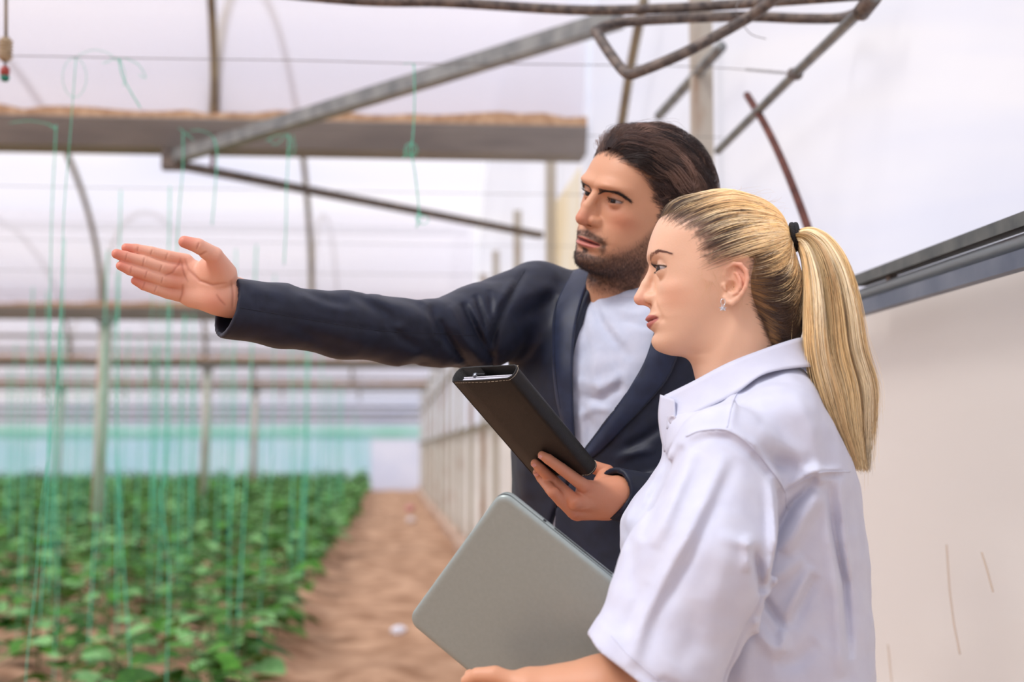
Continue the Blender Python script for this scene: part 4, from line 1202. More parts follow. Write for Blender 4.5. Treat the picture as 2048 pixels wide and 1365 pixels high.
W_FOLDS = strokes([
    ([(1506, 748), (1470, 794), (1454, 859)], .28, .55),
    ([(1372, 874), (1403, 862), (1454, 861), (1496, 887), (1537, 934), (1568, 980), (1573, 1016)], .38, .5),
    ([(1380, 890), (1410, 878), (1450, 880), (1488, 905), (1527, 950), (1556, 996)], -.28, .5),
    ([(1444, 908), (1392, 1011), (1325, 1130), (1279, 1218), (1253, 1306)], .55, .95),
    ([(1466, 915), (1416, 1011), (1352, 1130), (1305, 1218), (1275, 1320)], -.35, .9),
    ([(1361, 892), (1320, 980), (1279, 1073)], -.8, .8), ([(1385, 900), (1345, 985), (1300, 1085)], .5, .9),
    ([(1532, 949), (1536, 1030), (1534, 1104), (1518, 1160)], .8, .8),
    ([(1485, 1078), (1501, 1125), (1512, 1176)], -.8, .7), ([(1470, 1062), (1480, 1085), (1478, 1130)], .5, .8),
    ([(1640, 958), (1589, 1015), (1545, 1100), (1522, 1175)], -1.0, .7), ([(1648, 985), (1610, 1040), (1570, 1110)], .7, 1.1),
    ([(1608, 948), (1638, 938), (1650, 970)], .6, .8),
    ([(1630, 1135), (1600, 1195), (1573, 1244)], .55, .9), ([(1612, 1118), (1570, 1150), (1540, 1170)], .4, 1.0), ([(1640, 1155), (1618, 1200), (1590, 1262)], -.5, .9),
    ([(1521, 1187), (1552, 1232), (1572, 1262)], -.75, .6), ([(1500, 1225), (1530, 1280), (1565, 1322)], .6, 1.0), ([(1572, 1262), (1566, 1310)], .5, .7),
    ([(1515, 1250), (1495, 1310), (1480, 1380)], .5, 1.5), ([(1552, 1340), (1600, 1330), (1640, 1290)], -.4, 1.2),
    ([(1568, 978), (1635, 943), (1702, 940)], .35, .5), ([(1572, 988), (1637, 954), (1702, 950)], -.25, .4),
    ([(1666, 965), (1682, 1073), (1707, 1177), (1716, 1331)], -.7, .6), ([(1655, 1000), (1668, 1090), (1682, 1200), (1690, 1365)], .45, .9),
    ([(1690, 960), (1700, 1060), (1716, 1170)], .4, .5),
    ([(1600, 780), (1625, 850), (1640, 930)], .25, 1.2), ([(1500, 900), (1560, 930), (1600, 935)], -.5, 1.0), ([(1520, 850), (1570, 890), (1615, 920)], .3, 1.2),
    ([(1330, 905), (1290, 985), (1262, 1080), (1262, 1180)], -.35, .9), ([(1395, 830), (1350, 900), (1310, 960)], .25, 1.0),
    ([(1420, 1060), (1470, 1075), (1500, 1090)], .25, .8), ([(1255, 1295), (1300, 1330), (1345, 1340)], -.3, .7), ([(1310, 1320), (1350, 1348), (1400, 1350)], -.3, .6),
    ([(1445, 1010), (1430, 1120), (1400, 1230)], .22, 1.6), ([(1290, 1150), (1268, 1200), (1240, 1250)], -.25, 1.0), ([(1380, 1180), (1370, 1260), (1340, 1300)], -.22, 1.5),
])
w_n = vnoise(5, 30, .03, .16)
w_n2 = vnoise(6, 30, .12, .4)
def w_torso(p):
    x, y, z = p[:, 0], p[:, 1], p[:, 2]
    f, b, a = w_yf(z), w_yb(z), w_a(z)
    yc = -2.5
    a2 = np.where(y > yc, f - yc, yc - b)
    n = 2.5
    g = ((np.abs(x) / a) ** n + (np.abs(y - yc) / a2) ** n) ** (1 / n) + 1e-6
    r = np.sqrt(x * x + (y - yc) ** 2)
    d = r * (1 - 1 / g) * .85
    top = -12.2 - .40 * np.clip(np.abs(x) - 4.0, 0, 30) - .52 * np.clip(y + 2, -1, 20) + .20 * np.clip(-2 - y, 0, 8)
    return smax(d, (z - top) * .88, 3.0)
def w_sleeve(p, off=0.0):
    return s_chain(p, SL, [r + off for r in SR], 2.0)
def w_shirt(p):
    d = w_torso(p)
    far = s_chain(p * np.array((-1, 1, 1), np.float32), [(15.5, -2, -21), (18, 1, -36), (18, 6, -48)], [6.3, 7.5, 7.2], 2)
    sl = smax(w_sleeve(p), (p - HEMP.astype(np.float32)) @ HEMN.astype(np.float32), .25)
    # armpit hollow between sleeve and side
    pu = [wp(1518, 1180, 20), wp(1470, 1290, 21), wp(1400, 1400, 22)]
    d = smin(smin(d, far, 2.5), sl, 1.6)
    d = smax(d, -s_chain(p, [wp(1525, 1190, 24), wp(1472, 1300, 24), wp(1405, 1410, 24)], [.5, .9, 1.2]), .8)
    q = p[:, 1:]
    side = np.clip((p[:, 0] - 2) / 4, 0, 1)
    for pts, h, w in W_FOLDS:
        m, v = fold(q, pts, h * 1.6, w * .88)
        if m.any(): d[m] -= v * side[m]
    d = d - .10 * w_n(p) - .05 * w_n2(p)
    # hem band on the sleeve
    hd = (p - HEMP.astype(np.float32)) @ HEMN.astype(np.float32)
    nearsl = (w_sleeve(p) < 1.2)
    d = d - nearsl * .07 * (np.clip((hd + 2.3) / .12, 0, 1))
    # hollow sleeve opening, neck opening
    d = smax(d, -smax(w_sleeve(p, -1.0), -(hd + 5), .3), .15)
    d = smax(d, -s_chain(p, [(0, -1.6, -6), (0, -2.6, -13.5)], [5.9, 5.9]), .5)
    d = smax(d, -s_chain(p, [(0, 4.5, -12), (0, 7.5, -16.8)], [3.4, 2.2]), .6)
    return d
M_shirt = mat('white_cotton', srgb(212, 216, 231), 0.75, spec=0.25, color2=srgb(206, 210, 227), nscale=30, bump=0.08, bscale=900, sheen=.15)
def strip(name, top, bot, m, parent, th=.0014, n=60, bulge=0.0, closed=False):
    """cloth band between two curves (frame-local cm), given thickness"""
    T = np.array(curve_pts(top, n)); B = np.array(curve_pts(bot, n)); rows = 7
    V = []
    for i in range(n + 1):
        for j in range(rows + 1):
            u = j / rows
            V.append(T[i] * (1 - u) + B[i] * u)
    V = np.array(V).reshape(n + 1, rows + 1, 3)
    N = np.cross(np.gradient(V, axis=0), np.gradient(V, axis=1)); N = unit(N)
    V = V + N * (bulge * np.sin(np.pi * np.linspace(0, 1, rows + 1)))[None, :, None]
    W = V - N * th * 100
    k = (n + 1) * (rows + 1); R_ = rows + 1
    F = []
    for i in range(n):
        for j in range(rows):
            a = i * R_ + j; F += [(a, a + 1, a + R_ + 1, a + R_), (k + a, k + a + R_, k + a + R_ + 1, k + a + 1)]
        a, c = i * R_, i * R_ + rows
        F += [(a, a + R_, k + a + R_, k + a), (c, k + c, k + c + R_, c + R_)]
    for j in range(rows):
        for i, fl in ((0, 0), (n, 1)):
            a = i * R_ + j; q = (a, k + a, k + a + 1, a + 1); F.append(q if not fl else q[::-1])
    return np.concatenate([V.reshape(-1, 3), W.reshape(-1, 3)]), np.array(F)
def cloth(name, VF, fr, m, parent):
    me = np_mesh(name, fr.w(VF[0]), VF[1]); return link(name, me, m, parent)

def hand_sdf(p, fingers, palm, k=.35):
    """fingers: list of (points, radii); palm: list of (a, b, r1, r2) capsules"""
    d = None
    for a, b, r1, r2 in palm:
        e = s_cap(p, a, b, r1, r2); d = e if d is None else smin(d, e, .9)
    for pts, rr in fingers:
        e = s_chain(p, pts, rr, .12)
        d = smin(d, e, k)
    return d
# her left arm under the sleeve, forearm and hand holding the laptop
W_EL = wp(1335, 1388, 21); W_WR = wp(1062, 1384, 20.5)
def w_arm(p):
    d = s_chain(p, [wp(1450, 915, 15), W_EL, W_EL * .55 + W_WR * .45, W_WR], [4.6, 4.5, 4.3, 2.7], 1.2)
    hd = hand_sdf(p, [
        ([wp(1010, 1378, 20.5), wp(955, 1390, 18.8), wp(935, 1380, 16.4), wp(940, 1350, 14.6)], [1.0, .95, .85, .7]),
        ([wp(1005, 1392, 20.0), wp(960, 1408, 18.0), wp(950, 1402, 15.6), wp(960, 1370, 14.0)], [1.0, .95, .85, .7]),
        ([wp(1005, 1404, 19.5), wp(975, 1424, 17.4), wp(970, 1420, 15.2), wp(985, 1392, 13.8)], [.95, .9, .8, .66]),
        ([wp(1010, 1414, 19.0), wp(990, 1436, 17.2), wp(990, 1434, 15.2), wp(1005, 1410, 13.9)], [.9, .8, .72, .6]),
        ([wp(1040, 1372, 21.0), wp(990, 1352, 20.9), wp(955, 1352, 20.6), wp(934, 1362, 20.0)], [1.3, 1.15, .95, .75])],
        [(wp(1055, 1384, 20.5), wp(1000, 1380, 20.2), 2.5, 1.5), (wp(1055, 1392, 19.8), wp(1005, 1404, 19.2), 2.4, 1.5)])
    return smin(d, hd, 1.2)
def w_core(p):
    """the hidden rest of the body: trunk and legs"""
    d = s_ell(p, (0, -2, -28), (12, 9, 14)); d = smin(d, s_ell(p, (0, -3, -52), (14, 11, 16)), 6)
    pa = np.stack([np.abs(p[:, 0]), p[:, 1], p[:, 2]], -1)
    d = smin(d, s_chain(pa, [(8, -3, -62), (8.5, -2, -100), (8.5, -4, -141)], [8.5, 5.5, 3.6], 3), 4)
    return smin(d, s_chain(p, [(0, -3, -12), (0, -3, -22)], [5, 8], 2), 3)
W_FOOT = WF.l((WF.o[0], WF.o[1], 0.0))[2]
def person_legs(fr, foot_z, top_z, cx, cy, m_tr, m_sh, parent, hipw=15, hipd=11, stance=8.5, yaw=(0, 1)):
    """trousers and shoes, standing on the soil"""
    fx = np.array((yaw[1], -yaw[0], 0.)); fy = np.array((yaw[0], yaw[1], 0.))
    L = lambda a, b, z: np.array((cx, cy, 0)) + fx * a + fy * b + np.array((0, 0, z))
    def tr(p):
        q = p - np.array((cx, cy, 0), np.float32)
        u = q @ fx.astype(np.float32); v = q @ fy.astype(np.float32)
        Q = np.stack([u, v, p[:, 2]], -1); Qa = np.stack([np.abs(u), v, p[:, 2]], -1)
        d = s_ell(Q, (0, 0, top_z - 6), (hipw, hipd, 17))
        d = smin(d, s_chain(Qa, [(stance, 0, top_z - 14), (stance, 1, (top_z + foot_z) / 2), (stance, -1, foot_z + 7)], [9, 7.6, 7.2], 3), 4)
        d = smax(d, foot_z + 5 - p[:, 2], .5)
        return smax(d, p[:, 2] - top_z, 1) - .12 * w_n(p)
    c = np.array((cx, cy))
    V, F = surface(tr, (cx - 25, cy - 25, foot_z), (cx + 25, cy + 25, top_z + 4), 1.0)
    cloth('trousers', (V, F), fr, m_tr, parent)
    for s in (-1, 1):
        def sh(p):
            q = p - L(s * stance, 0, foot_z).astype(np.float32)
            Q = np.stack([q @ fx.astype(np.float32), q @ fy.astype(np.float32), q[:, 2]], -1)
            d = smin(s_cap(Q, (0, -4, 4.5), (0, 13, 3.0), 4.6, 3.8), s_cap(Q, (0, -3, 6), (0, -3, 12), 4.6, 4.4), 3)
            return smax(d, .0 - Q[:, 2], .2)
        c3 = L(s * stance, 5, foot_z)
        V, F = surface(sh, c3 - 19 - np.array((0, 0, -16)), c3 + 19, .7)
        cloth('shoe', (V, F), fr, m_sh, parent)
def ell_button(fr, c, nrm, r, m, parent):
    n_ = unit(np.array(nrm, float)); a = unit(np.cross(n_, (0, 0, 1))); b = np.cross(a, n_)
    mb = MB(); N = 20; V = []
    prof = [(0, .02), (.5, .02), (.62, .10), (1.0, .10), (1.08, .03), (1.0, -.08), (0, -.08)]
    for rr, h in prof:
        for k in range(N):
            t_ = 6.2832 * k / N; V.append(np.array(c) + (a * math.cos(t_) + b * math.sin(t_)) * rr * r + n_ * h)
    F = [(i * N + k, i * N + (k + 1) % N, (i + 1) * N + (k + 1) % N, (i + 1) * N + k) for i in range(len(prof) - 1) for k in range(N)]
    o = cloth('button', (np.array(V), np.array(F)), fr, m, parent)
    return o

def build_woman():
    we = empty('person', (WF.o[0], WF.o[1], 0), 'woman in a white shirt with a blonde ponytail and star earring, holding a laptop', 'person', kind='thing')
    we['group'] = 'two people standing by the right wall'
    Va, Fa = surface(w_arm, np.min([W_WR, W_EL, SL[0]], 0) - 12 - np.array((0, 0, 4)), np.max([W_WR, W_EL, SL[0]], 0) + np.array((7, 22, 6)), .3)
    Vc, Fc = surface(w_core, (-20, -16, -143), (20, 14, -8), 1.3)
    V, F = joinVF([W_headVF, (Va, Fa), (Vc, Fc)])
    me = np_mesh('body', WF.w(V), F)
    col = np.tile(np.array(srgb(222, 168, 138)[:3]), (len(V), 1)); nh = len(W_headVF[0])
    col[:nh] = w_col(W_headVF[0]); col[nh:nh + len(Va)] = np.array(srgb(212, 156, 122)[:3])
    paint(me, col); link('body', me, M_skin, we)
    eyes(w_head0, WF, (.05, .026, .013), we, (.42, 1, -.06))
    w_hair(we)
    brow_hairs(w_head0, WF, [(1.5, 10, 3.0), (2.7, 9.6, 3.75), (4.2, 8.6, 4.0), (5.4, 7.2, 3.55)],   .42, 520, srgb(126, 90, 80)[:3], .55, 'eyebrows', we, r=.00007)
    lashes(w_head0, WF, we)
    Vs, Fs = surface(w_shirt, (-28, -21, -64), (33, 24, -9), .33)
    print('shirt', len(Vs))
    sh = cloth('shirt', (Vs, Fs), WF, M_shirt, we)
    top = [(-3, 7.6, -15.3), (-5.4, 4.6, -13.8), (-6.6, 0, -11.2), (-6.6, -5, -8.6), (-4.6, -8.9, -7.6), (0, -10.2, -7.7), (4.6, -8.9, -7.6), wp(1527, 700, 6.4), wp(1455, 728, 6.6), wp(1385, 765, 5.4), wp(1330, 792, 2.6)]
    bot = [(-4.5, 8, -19), (-7.6, 4, -17), (-9, -1, -14.3), (-8.6, -5.5, -11.9), (-6, -9.6, -11.4), (0, -11.7, -11.6), (6.0, -10.2, -11.4), wp(1532, 748, 9.2), wp(1468, 790, 9.6), wp(1395, 826, 8.2), wp(1334, 859, 5.2)]
    cloth('collar', strip('collar', top, bot, None, None, .0016, 90, .35), WF, M_shirt, sh)
    st = [(p[0] * .93, p[1] * .95, p[2] - .2) for p in top]; sb = [(p[0] * 1.0, p[1] * 1.0, p[2] - 3.4) for p in st]
    cloth('collar_stand', strip('s', st, sb, None, None, .0014, 80), WF, M_shirt, sh)
    # placket: band down the front edge and a rounded stand tip
    pl = [wp(1322, 790, 2.5), wp(1318, 830, 2.6), wp(1322, 868, 2.8), wp(1330, 905, 3.2)]
    pr = [wp(1350, 800, 5.0), wp(1352, 835, 5.6), wp(1352, 868, 6.2), wp(1352, 902, 6.6)]
    cloth('placket', strip('p', pl, pr, None, None, .0016, 20, .15), WF, M_shirt, sh)
    Mb = mat('button_pearl', srgb(196, 194, 204), .3, coat=.3)
    for (a, b, x) in ((1345, 840, 5.7), (1338, 893, 5.0)):
        ell_button(WF, wp(a, b, x), (.9, .45, 0), .55, Mb, sh)
    sfn = w_shirt
    for nm, pts in (('shoulder_seam', [(1506, 748), (1470, 794), (1454, 856)]), ('armhole_seam', [(1372, 874), (1403, 862), (1454, 861), (1496, 887), (1537, 934), (1568, 980), (1573, 1016)]),
                    ('yoke_seam', [(1570, 982), (1635, 947), (1700, 944)]), ('hem_stitching', [(1222, 1272), (1262, 1315), (1318, 1362)])):
        c_ = np.array(curve_pts(pts, 40)); H, ok = hit(sfn, WF, c_[:, 0], c_[:, 1], 1.4, 2.3); H = H[ok]
        if len(H) > 4:
            if 'seam' in nm: MB().tube([WF.w(h) for h in H + normal(sfn, H) * .03],   .0008, 8).build(nm, M_shirt, sh, True)
            else: MB().tube([WF.w(h) for h in H + normal(sfn, H) * .0], .0006, 6).build(nm, M_shirt, sh, True)
    # earring
    e0 = wp(1446, 606, 7.7)
    mb = MB(); hoop = [WF.w(e0 + np.array((0.05 * math.sin(k), .28 * math.sin(k), .42 * math.cos(k) + .1))) for k in np.linspace(0, 6.283, 18, endpoint=False)]
    mb.tube(hoop, .0005, 6, closed=True)
    Ms = mat('silver', srgb(225, 232, 238), .22, .9)
    er_ = empty('earring', WF.w(e0)); er_.parent = we; er_.matrix_basis = Matrix.Translation(Vector(WF.w(e0)) - Vector((WF.o[0], WF.o[1], 0)))
    mb.build('hoop', Ms, er_, True)
    c = wp(1446, 617, 8.0); V = [c + (.22, 0, 0), c - (.12, 0, 0)]
    for k in range(14):
        r_ = (.62 if k in (0, 7) else .5) if k % 2 == 0 else .24
        V.append(c + np.array((0, r_ * math.cos(2 * math.pi * k / 14 + .22), r_ * math.sin(2 * math.pi * k / 14 + .22))))
    F = [(0, 2 + k, 2 + (k + 1) % 14) for k in range(14)] + [(1, 2 + (k + 1) % 14, 2 + k) for k in range(14)]
    link('star', mesh_from('star', WF.w(np.array(V)), F), Ms, er_)
    person_legs(WF, W_FOOT, -58, 0, -3.5, mat('dark_trousers', srgb(40, 42, 52), .85), mat('black_shoe', srgb(24, 24, 26), .5), we)
    return we
build_woman()

# ------------------------------------------------------------------ laptop
def ortho_plate(T, L, d0, long_px, short, long_):
    """corner T, corner L in pixels; find depths so that the plate is a true rectangle"""
    a = P(*T, d0)
    best = None
    for dl in np.linspace(-.2, .2, 401):
        b = P(*L, d0 + dl); e = abs(np.linalg.norm(b - a) - short)
        if dl > 0 and (best is None or e < best[0]): best = (e, b)
    b = best[1]; u = unit(b - a)
    best = None
    for dr in np.linspace(-.2, .2, 401):
        c = P(*long_px, d0 + dr); e = abs(unit(c - a) @ u)
        if best is None or e < best[0]: best = (e, c)
    v = unit(best[1] - a); v = unit(v - u * (u @ v))
    print('plate', best[0], np.linalg.norm(b - a), b, a)
    return a, u, v
def rounded_plate(a, u, v, w, h, t0, t1, rc, edge, name, m, parent, n=10):
    """plate w along v, h along u, rounded corners and softened edges; from t0 to t1 along the normal"""
    nn = np.cross(u, v)
    if nn @ (CAM - a) < 0: nn = -nn
    out = []
    def ring(ins, t):
        pts = []
        for cx, cy, a0 in ((w - rc, h - rc, 0), (rc, h - rc, 90), (rc, rc, 180), (w - rc, rc, 270)):
            for k in range(n + 1):
                an = R(a0 + 90 * k / n); r_ = rc - ins
                pts.append(a + v * (cx + r_ * math.cos(an)) + u * (cy + r_ * math.sin(an)) + nn * t)
        return pts
    V = []; prof = []
    for k in range(5): prof.append((edge * (1 - math.sin(R(90 * k / 4))), t0 + min(edge * .5, .001) * (1 - math.cos(R(90 * k / 4)))))
    for k in range(7): prof.append((edge * (1 - math.cos(R(90 * k / 6))) , t1 - min(edge * .8, (t1 - t0) * .7) * (1 - math.sin(R(90 * k / 6)))))
    for ins, t in prof: V += ring(ins, t)
    M_ = 4 * (n + 1)
    F = [(i * M_ + k, i * M_ + (k + 1) % M_, (i + 1) * M_ + (k + 1) % M_, (i + 1) * M_ + k) for i in range(len(prof) - 1) for k in range(M_)]
    F += [tuple(range(M_))[::-1], tuple(range((len(prof) - 1) * M_, len(prof) * M_))]
    o = link(name, mesh_from(name, V, F), m, parent)
    for p_ in o.data.polygons: p_.use_smooth = len(p_.vertices) == 4
    bm = bmesh.new(); bm.from_mesh(o.data); bmesh.ops.recalc_face_normals(bm, faces=bm.faces); bm.to_mesh(o.data); bm.free()
    return o
M_alu = mat('laptop_aluminium', srgb(160, 172, 168), .34, .35, color2=srgb(156, 168, 164), nscale=200, bump=.02, bscale=2500)
M_black = mat('dark_gap', srgb(30, 31, 34), .5)
LA, LU, LV = ortho_plate((1002, 981), (812, 1243), 1.755, (1240, 1172), .227, .325)
lap = empty('laptop', LA, 'silver closed laptop held by the woman', 'laptop')
rounded_plate(LA, LU, LV, .325, .227, -.0165, -.0068, .016, .004, 'base', M_alu, lap)
rounded_plate(LA, LU, LV, .325, .227, -.0066, -.0058, .015, .0003, 'gap_seal', M_black, lap)
rounded_plate(LA, LU, LV, .325, .227, -.0057, .0, .017, .0085, 'lid', M_alu, lap)
NN = np.cross(LU, LV); NN = NN if NN @ (CAM - LA) > 0 else -NN
MB().box(LA + LV * .125 - NN * .011 - LU * .0002, (.045, .0004, .0012), (LV, LU, NN)).build('disc_slot', M_black, lap)
MB().box(LA + LV * .065 - NN * .011 - LU * .0002, (.002, .0004, .002), (LV, LU, NN)).build('port', M_black, lap)
# ------------------------------------------------------------------ the man: head, beard, hair
def turned(px, py, depth, yaw, roll=0.0, pitch=0.0):
    b = px_frame(px, py, depth); r_, d_, z_ = b.A
    c, s = math.cos(R(yaw)), math.sin(R(yaw))
    f = -d_ * c - r_ * s; x = np.cross(z_, f)
    f2 = f * math.cos(R(pitch)) + z_ * math.sin(R(pitch)); u = np.cross(f2, x)
    cr_, sr = math.cos(R(roll)), math.sin(R(roll))
    x2 = x * cr_ - u * sr; u2 = u * cr_ + x * sr
    return Frame(b.o, x2, f2, u2)
MF = turned(1277, 427, 2.33, 47, 19, 0)
mq = dict(
    yf=[(12, 4.2), (11, 6.0), (10, 7.3), (8.8, 8.5), (7.5, 9.3), (6.0, 9.9), (4.6, 10.25), (3.5, 10.4), (2.5, 10.05), (1.6, 9.6), (0, 9.3), (-1.5, 9.35), (-3.2, 9.7), (-4.6, 9.8), (-5.4, 9.6), (-6.2, 9.55), (-7.2, 9.4), (-8.6, 9.75), (-9.6, 9.5), (-10.4, 8.6), (-11.2, 7.0)],
    w=[(12, 3), (10, 5.6), (8, 6.7), (6, 7.2), (4, 7.4), (2, 7.4), (0, 7.3), (-2, 7.05), (-4, 6.7), (-6, 6.2), (-8, 5.4), (-9.3, 4.5), (-10.4, 3.4), (-11.4, 2.4)],
    yc=[(12, 0), (6, 1.5), (2, 1.5), (-2, 1.8), (-5, 2.4), (-8, 3.4), (-11, 4.2)], n=2.35,
    cran=((0, .2, 4.0), (7.7, 9.2, 7.9)),
    eye=(3.25, 7.85, 1.7), nose=dict(b=(0, 9.85, 2.0), t=(0, 11.6, -2.0), r0=.80, r1=1.08, wx=1.5, wr=.95, hump=.30),
    chin=-10.3, mouth=-5.55, mw=2.85, smile=-.08, ul=.34, ll=.5, gap=.75, open=.17, muzzle=.5, cheek=.42, cheekp=(5.2, 7.0, -.4), browb=.85,
    lt=.27, lb=.30, tilt=.06, er=1.26, ow=1.55, ear=dict(s=1.05, o=(7.0, 0.0, -.6), tilt=.3), chinb=.35)
m_head0 = make_head(mq)
def m_head(p):
    d = m_head0(p)
    neck = s_chain(p, [(0, -1.2, -1), (-.5, -2.0, -8), (-3.0, -3.4, -19)], [6.0, 6.4, 7.0], 1)
    neck = smin(neck, s_chain(p, [(0, 2.0, -9.0), (-2.5, .5, -19)], [3.9, 4.2]), 2.0)
    neck = neck - .4 * gauss(p, (-.5, 5.6, -13), (1.0, 1.2, 1.3))
    return smin(d, neck, 1.6)
M_headVF = surface(m_head, (-11, -12.5, -22), (10.5, 14.5, 13.5), .15)
def beard_mask(V):
    V = V.astype(np.float32); ax = np.abs(V[:, 0]); y, z = V[:, 1], V[:, 2]
    line = np.interp(y, [0.6, 2.0, 3.0, 4.5, 6.0, 7.5, 8.6, 9.5], [1.6, 1.2, -.6, -2.6, -3.9, -4.8, -5.4, -6.2])
    side = np.clip((line - z) / 2.4, 0, 1) * np.clip((y - .4) / .9, 0, 1)
    low = np.clip((z + 14.2) / 2.2, 0, 1)
    side = side ** 1.3 * low * (.66 + .28 * np.clip((-z - 5) / 3, 0, 1))
    zm = mq['mouth']
    must = np.exp(-((z - (zm + 1.25 - .18 * ax)) / .62) ** 4) * (ax < 3.3) * (y > 7.0)
    corner = np.exp(-((ax - 3.35) / .6) ** 2 - ((z - zm + .3) / 1.5) ** 2) * (y > 5)
    chin = np.clip((zm - 1.55 - z + .10 * ax * 0) / .5, 0, 1) * (ax < 4.2) * (y > 5) * low
    soul = np.exp(-(ax / .8) ** 4) * np.clip((zm - .95 - z) / .2, 0, 1) * (z > zm - 2)* (y > 6)
    under = np.exp(-((ax - 1.9) / .7) ** 2 - ((z - (zm - 1.5)) / .5) ** 2) * (y > 6)
    m = np.maximum.reduce([side, must * .95, corner * .9, chin, soul]) * (1 - .55 * under)
    u = np.clip(ax / 2.95, 0, 1); th = np.sqrt(np.clip(1 - u * u, 0, 1)); zl = zm - .08 * u * u
    lips = np.clip((zl + .62 * th + .05 - z) / .14, 0, 1) * np.clip((z - zl + .98 * th + .05) / .14, 0, 1) * (y > 6) * np.clip((2.95 - ax) / .2, 0, 1)
    return np.clip(m, 0, 1) * (1 - lips), lips, zl
def m_col(Vl):
    V = Vl.astype(np.float32); ax = np.abs(V[:, 0]); x, y, z = V.T; pa = np.stack([ax, y, z], -1)
    c = np.tile(np.array(srgb(214, 160, 126)[:3]), (len(V), 1))
    def mixc(c, col, m):
        m = np.clip(m, 0, 1)[:, None]; return c * (1 - m) + np.array(srgb(*col)[:3]) * m
    c = mixc(c, (206, 128, 100), .55 * gauss(pa, (5.0, 7.6, -1.2), (2.2, 3, 1.7)))
    c = mixc(c, (202, 118, 94), .6 * gauss(V, (0, 11.9, -2.0), (1.9, 1.6, 1.5)))
    c = mixc(c, (170, 108, 84), .55 * gauss(pa, (3.2, 9.2, .5), (2.0, 1.5, .7)))
    P2 = np.stack([y, z], -1); hm = (inpoly(P2, M_HL) & (z > -9)) * np.clip((polydist(P2, M_HL[:16]) - .35 + .35 * vnoise(3, 20, .5, 2.)(V)) / 1.1, 0, 1); c = mixc(c, (58, 44, 40), hm * .85)
    bm_, lips, zl = beard_mask(V)
    nz_ = vnoise(4, 20, .5, 2.0)(V) * .08
    c = mixc(c, (52, 38, 34), np.clip(bm_ * .78 + nz_ * bm_, 0, 1))
    c = mixc(c, (196, 120, 112), lips * .85)
    c = mixc(c, (96, 30, 30), lips * np.exp(-((z - zl) / (.10 + .1 * np.sqrt(np.clip(1 - (ax / 2.9) ** 2, 0, 1)))) ** 2))
    ex, ey, ez = mq['eye']; ux = ax - ex; uz = z - ez; uu = np.clip(np.abs(ux) / 1.6, 0, 1)
    near = (y > ey) * np.exp(-((_len(pa - np.array((ex, ey, ez), np.float32)) - 1.38) / .4) ** 2)
    c = mixc(c, (50, 34, 30), near * .8 * np.exp(-((uz - .30 * (1 - uu ** 2.2) - .06 * ux - .03) / .09) ** 2) * (np.abs(ux) < 1.6))
    c = mixc(c, (130, 78, 66), near * .6 * np.exp(-((uz + .32 * (1 - uu ** 2)) / .08) ** 2) * (np.abs(ux) < 1.5))
    return c
def m_hairvol(p):
    d = s_ell(p, (.3, -1.2, 5.2), (9.6, 11.1, 9.9))
    d = smin(d, s_ell(p, (0.3, 5.2, 9.2), (7.2, 5.0, 5.0)), 2.0)
    d = smin(d, s_ell(p, (1.0, -4.5, 4.5), (8.6, 8.4, 7.6)), 2.0)
    d = smin(d, s_ell(p, (0, -6.2, -2.6), (7.4, 4.8, 5.6)), 2.0)
    return d
M_HL = [(9.6, 9.4), (8.9, 7.9), (7.6, 7.4), (6.2, 6.4), (5.3, 4.8), (4.6, 3.0), (3.4, 2.0), (3.0, .2), (2.6, -1.6), (1.6, -1.4), (1.2, 1.6), (.2, 2.6), (-1.4, 2.2), (-2.2, .4), (-2.8, -2.5), (-4, -6), (-6, -9), (-14, -9), (-14, 16), (9.6, 16)]
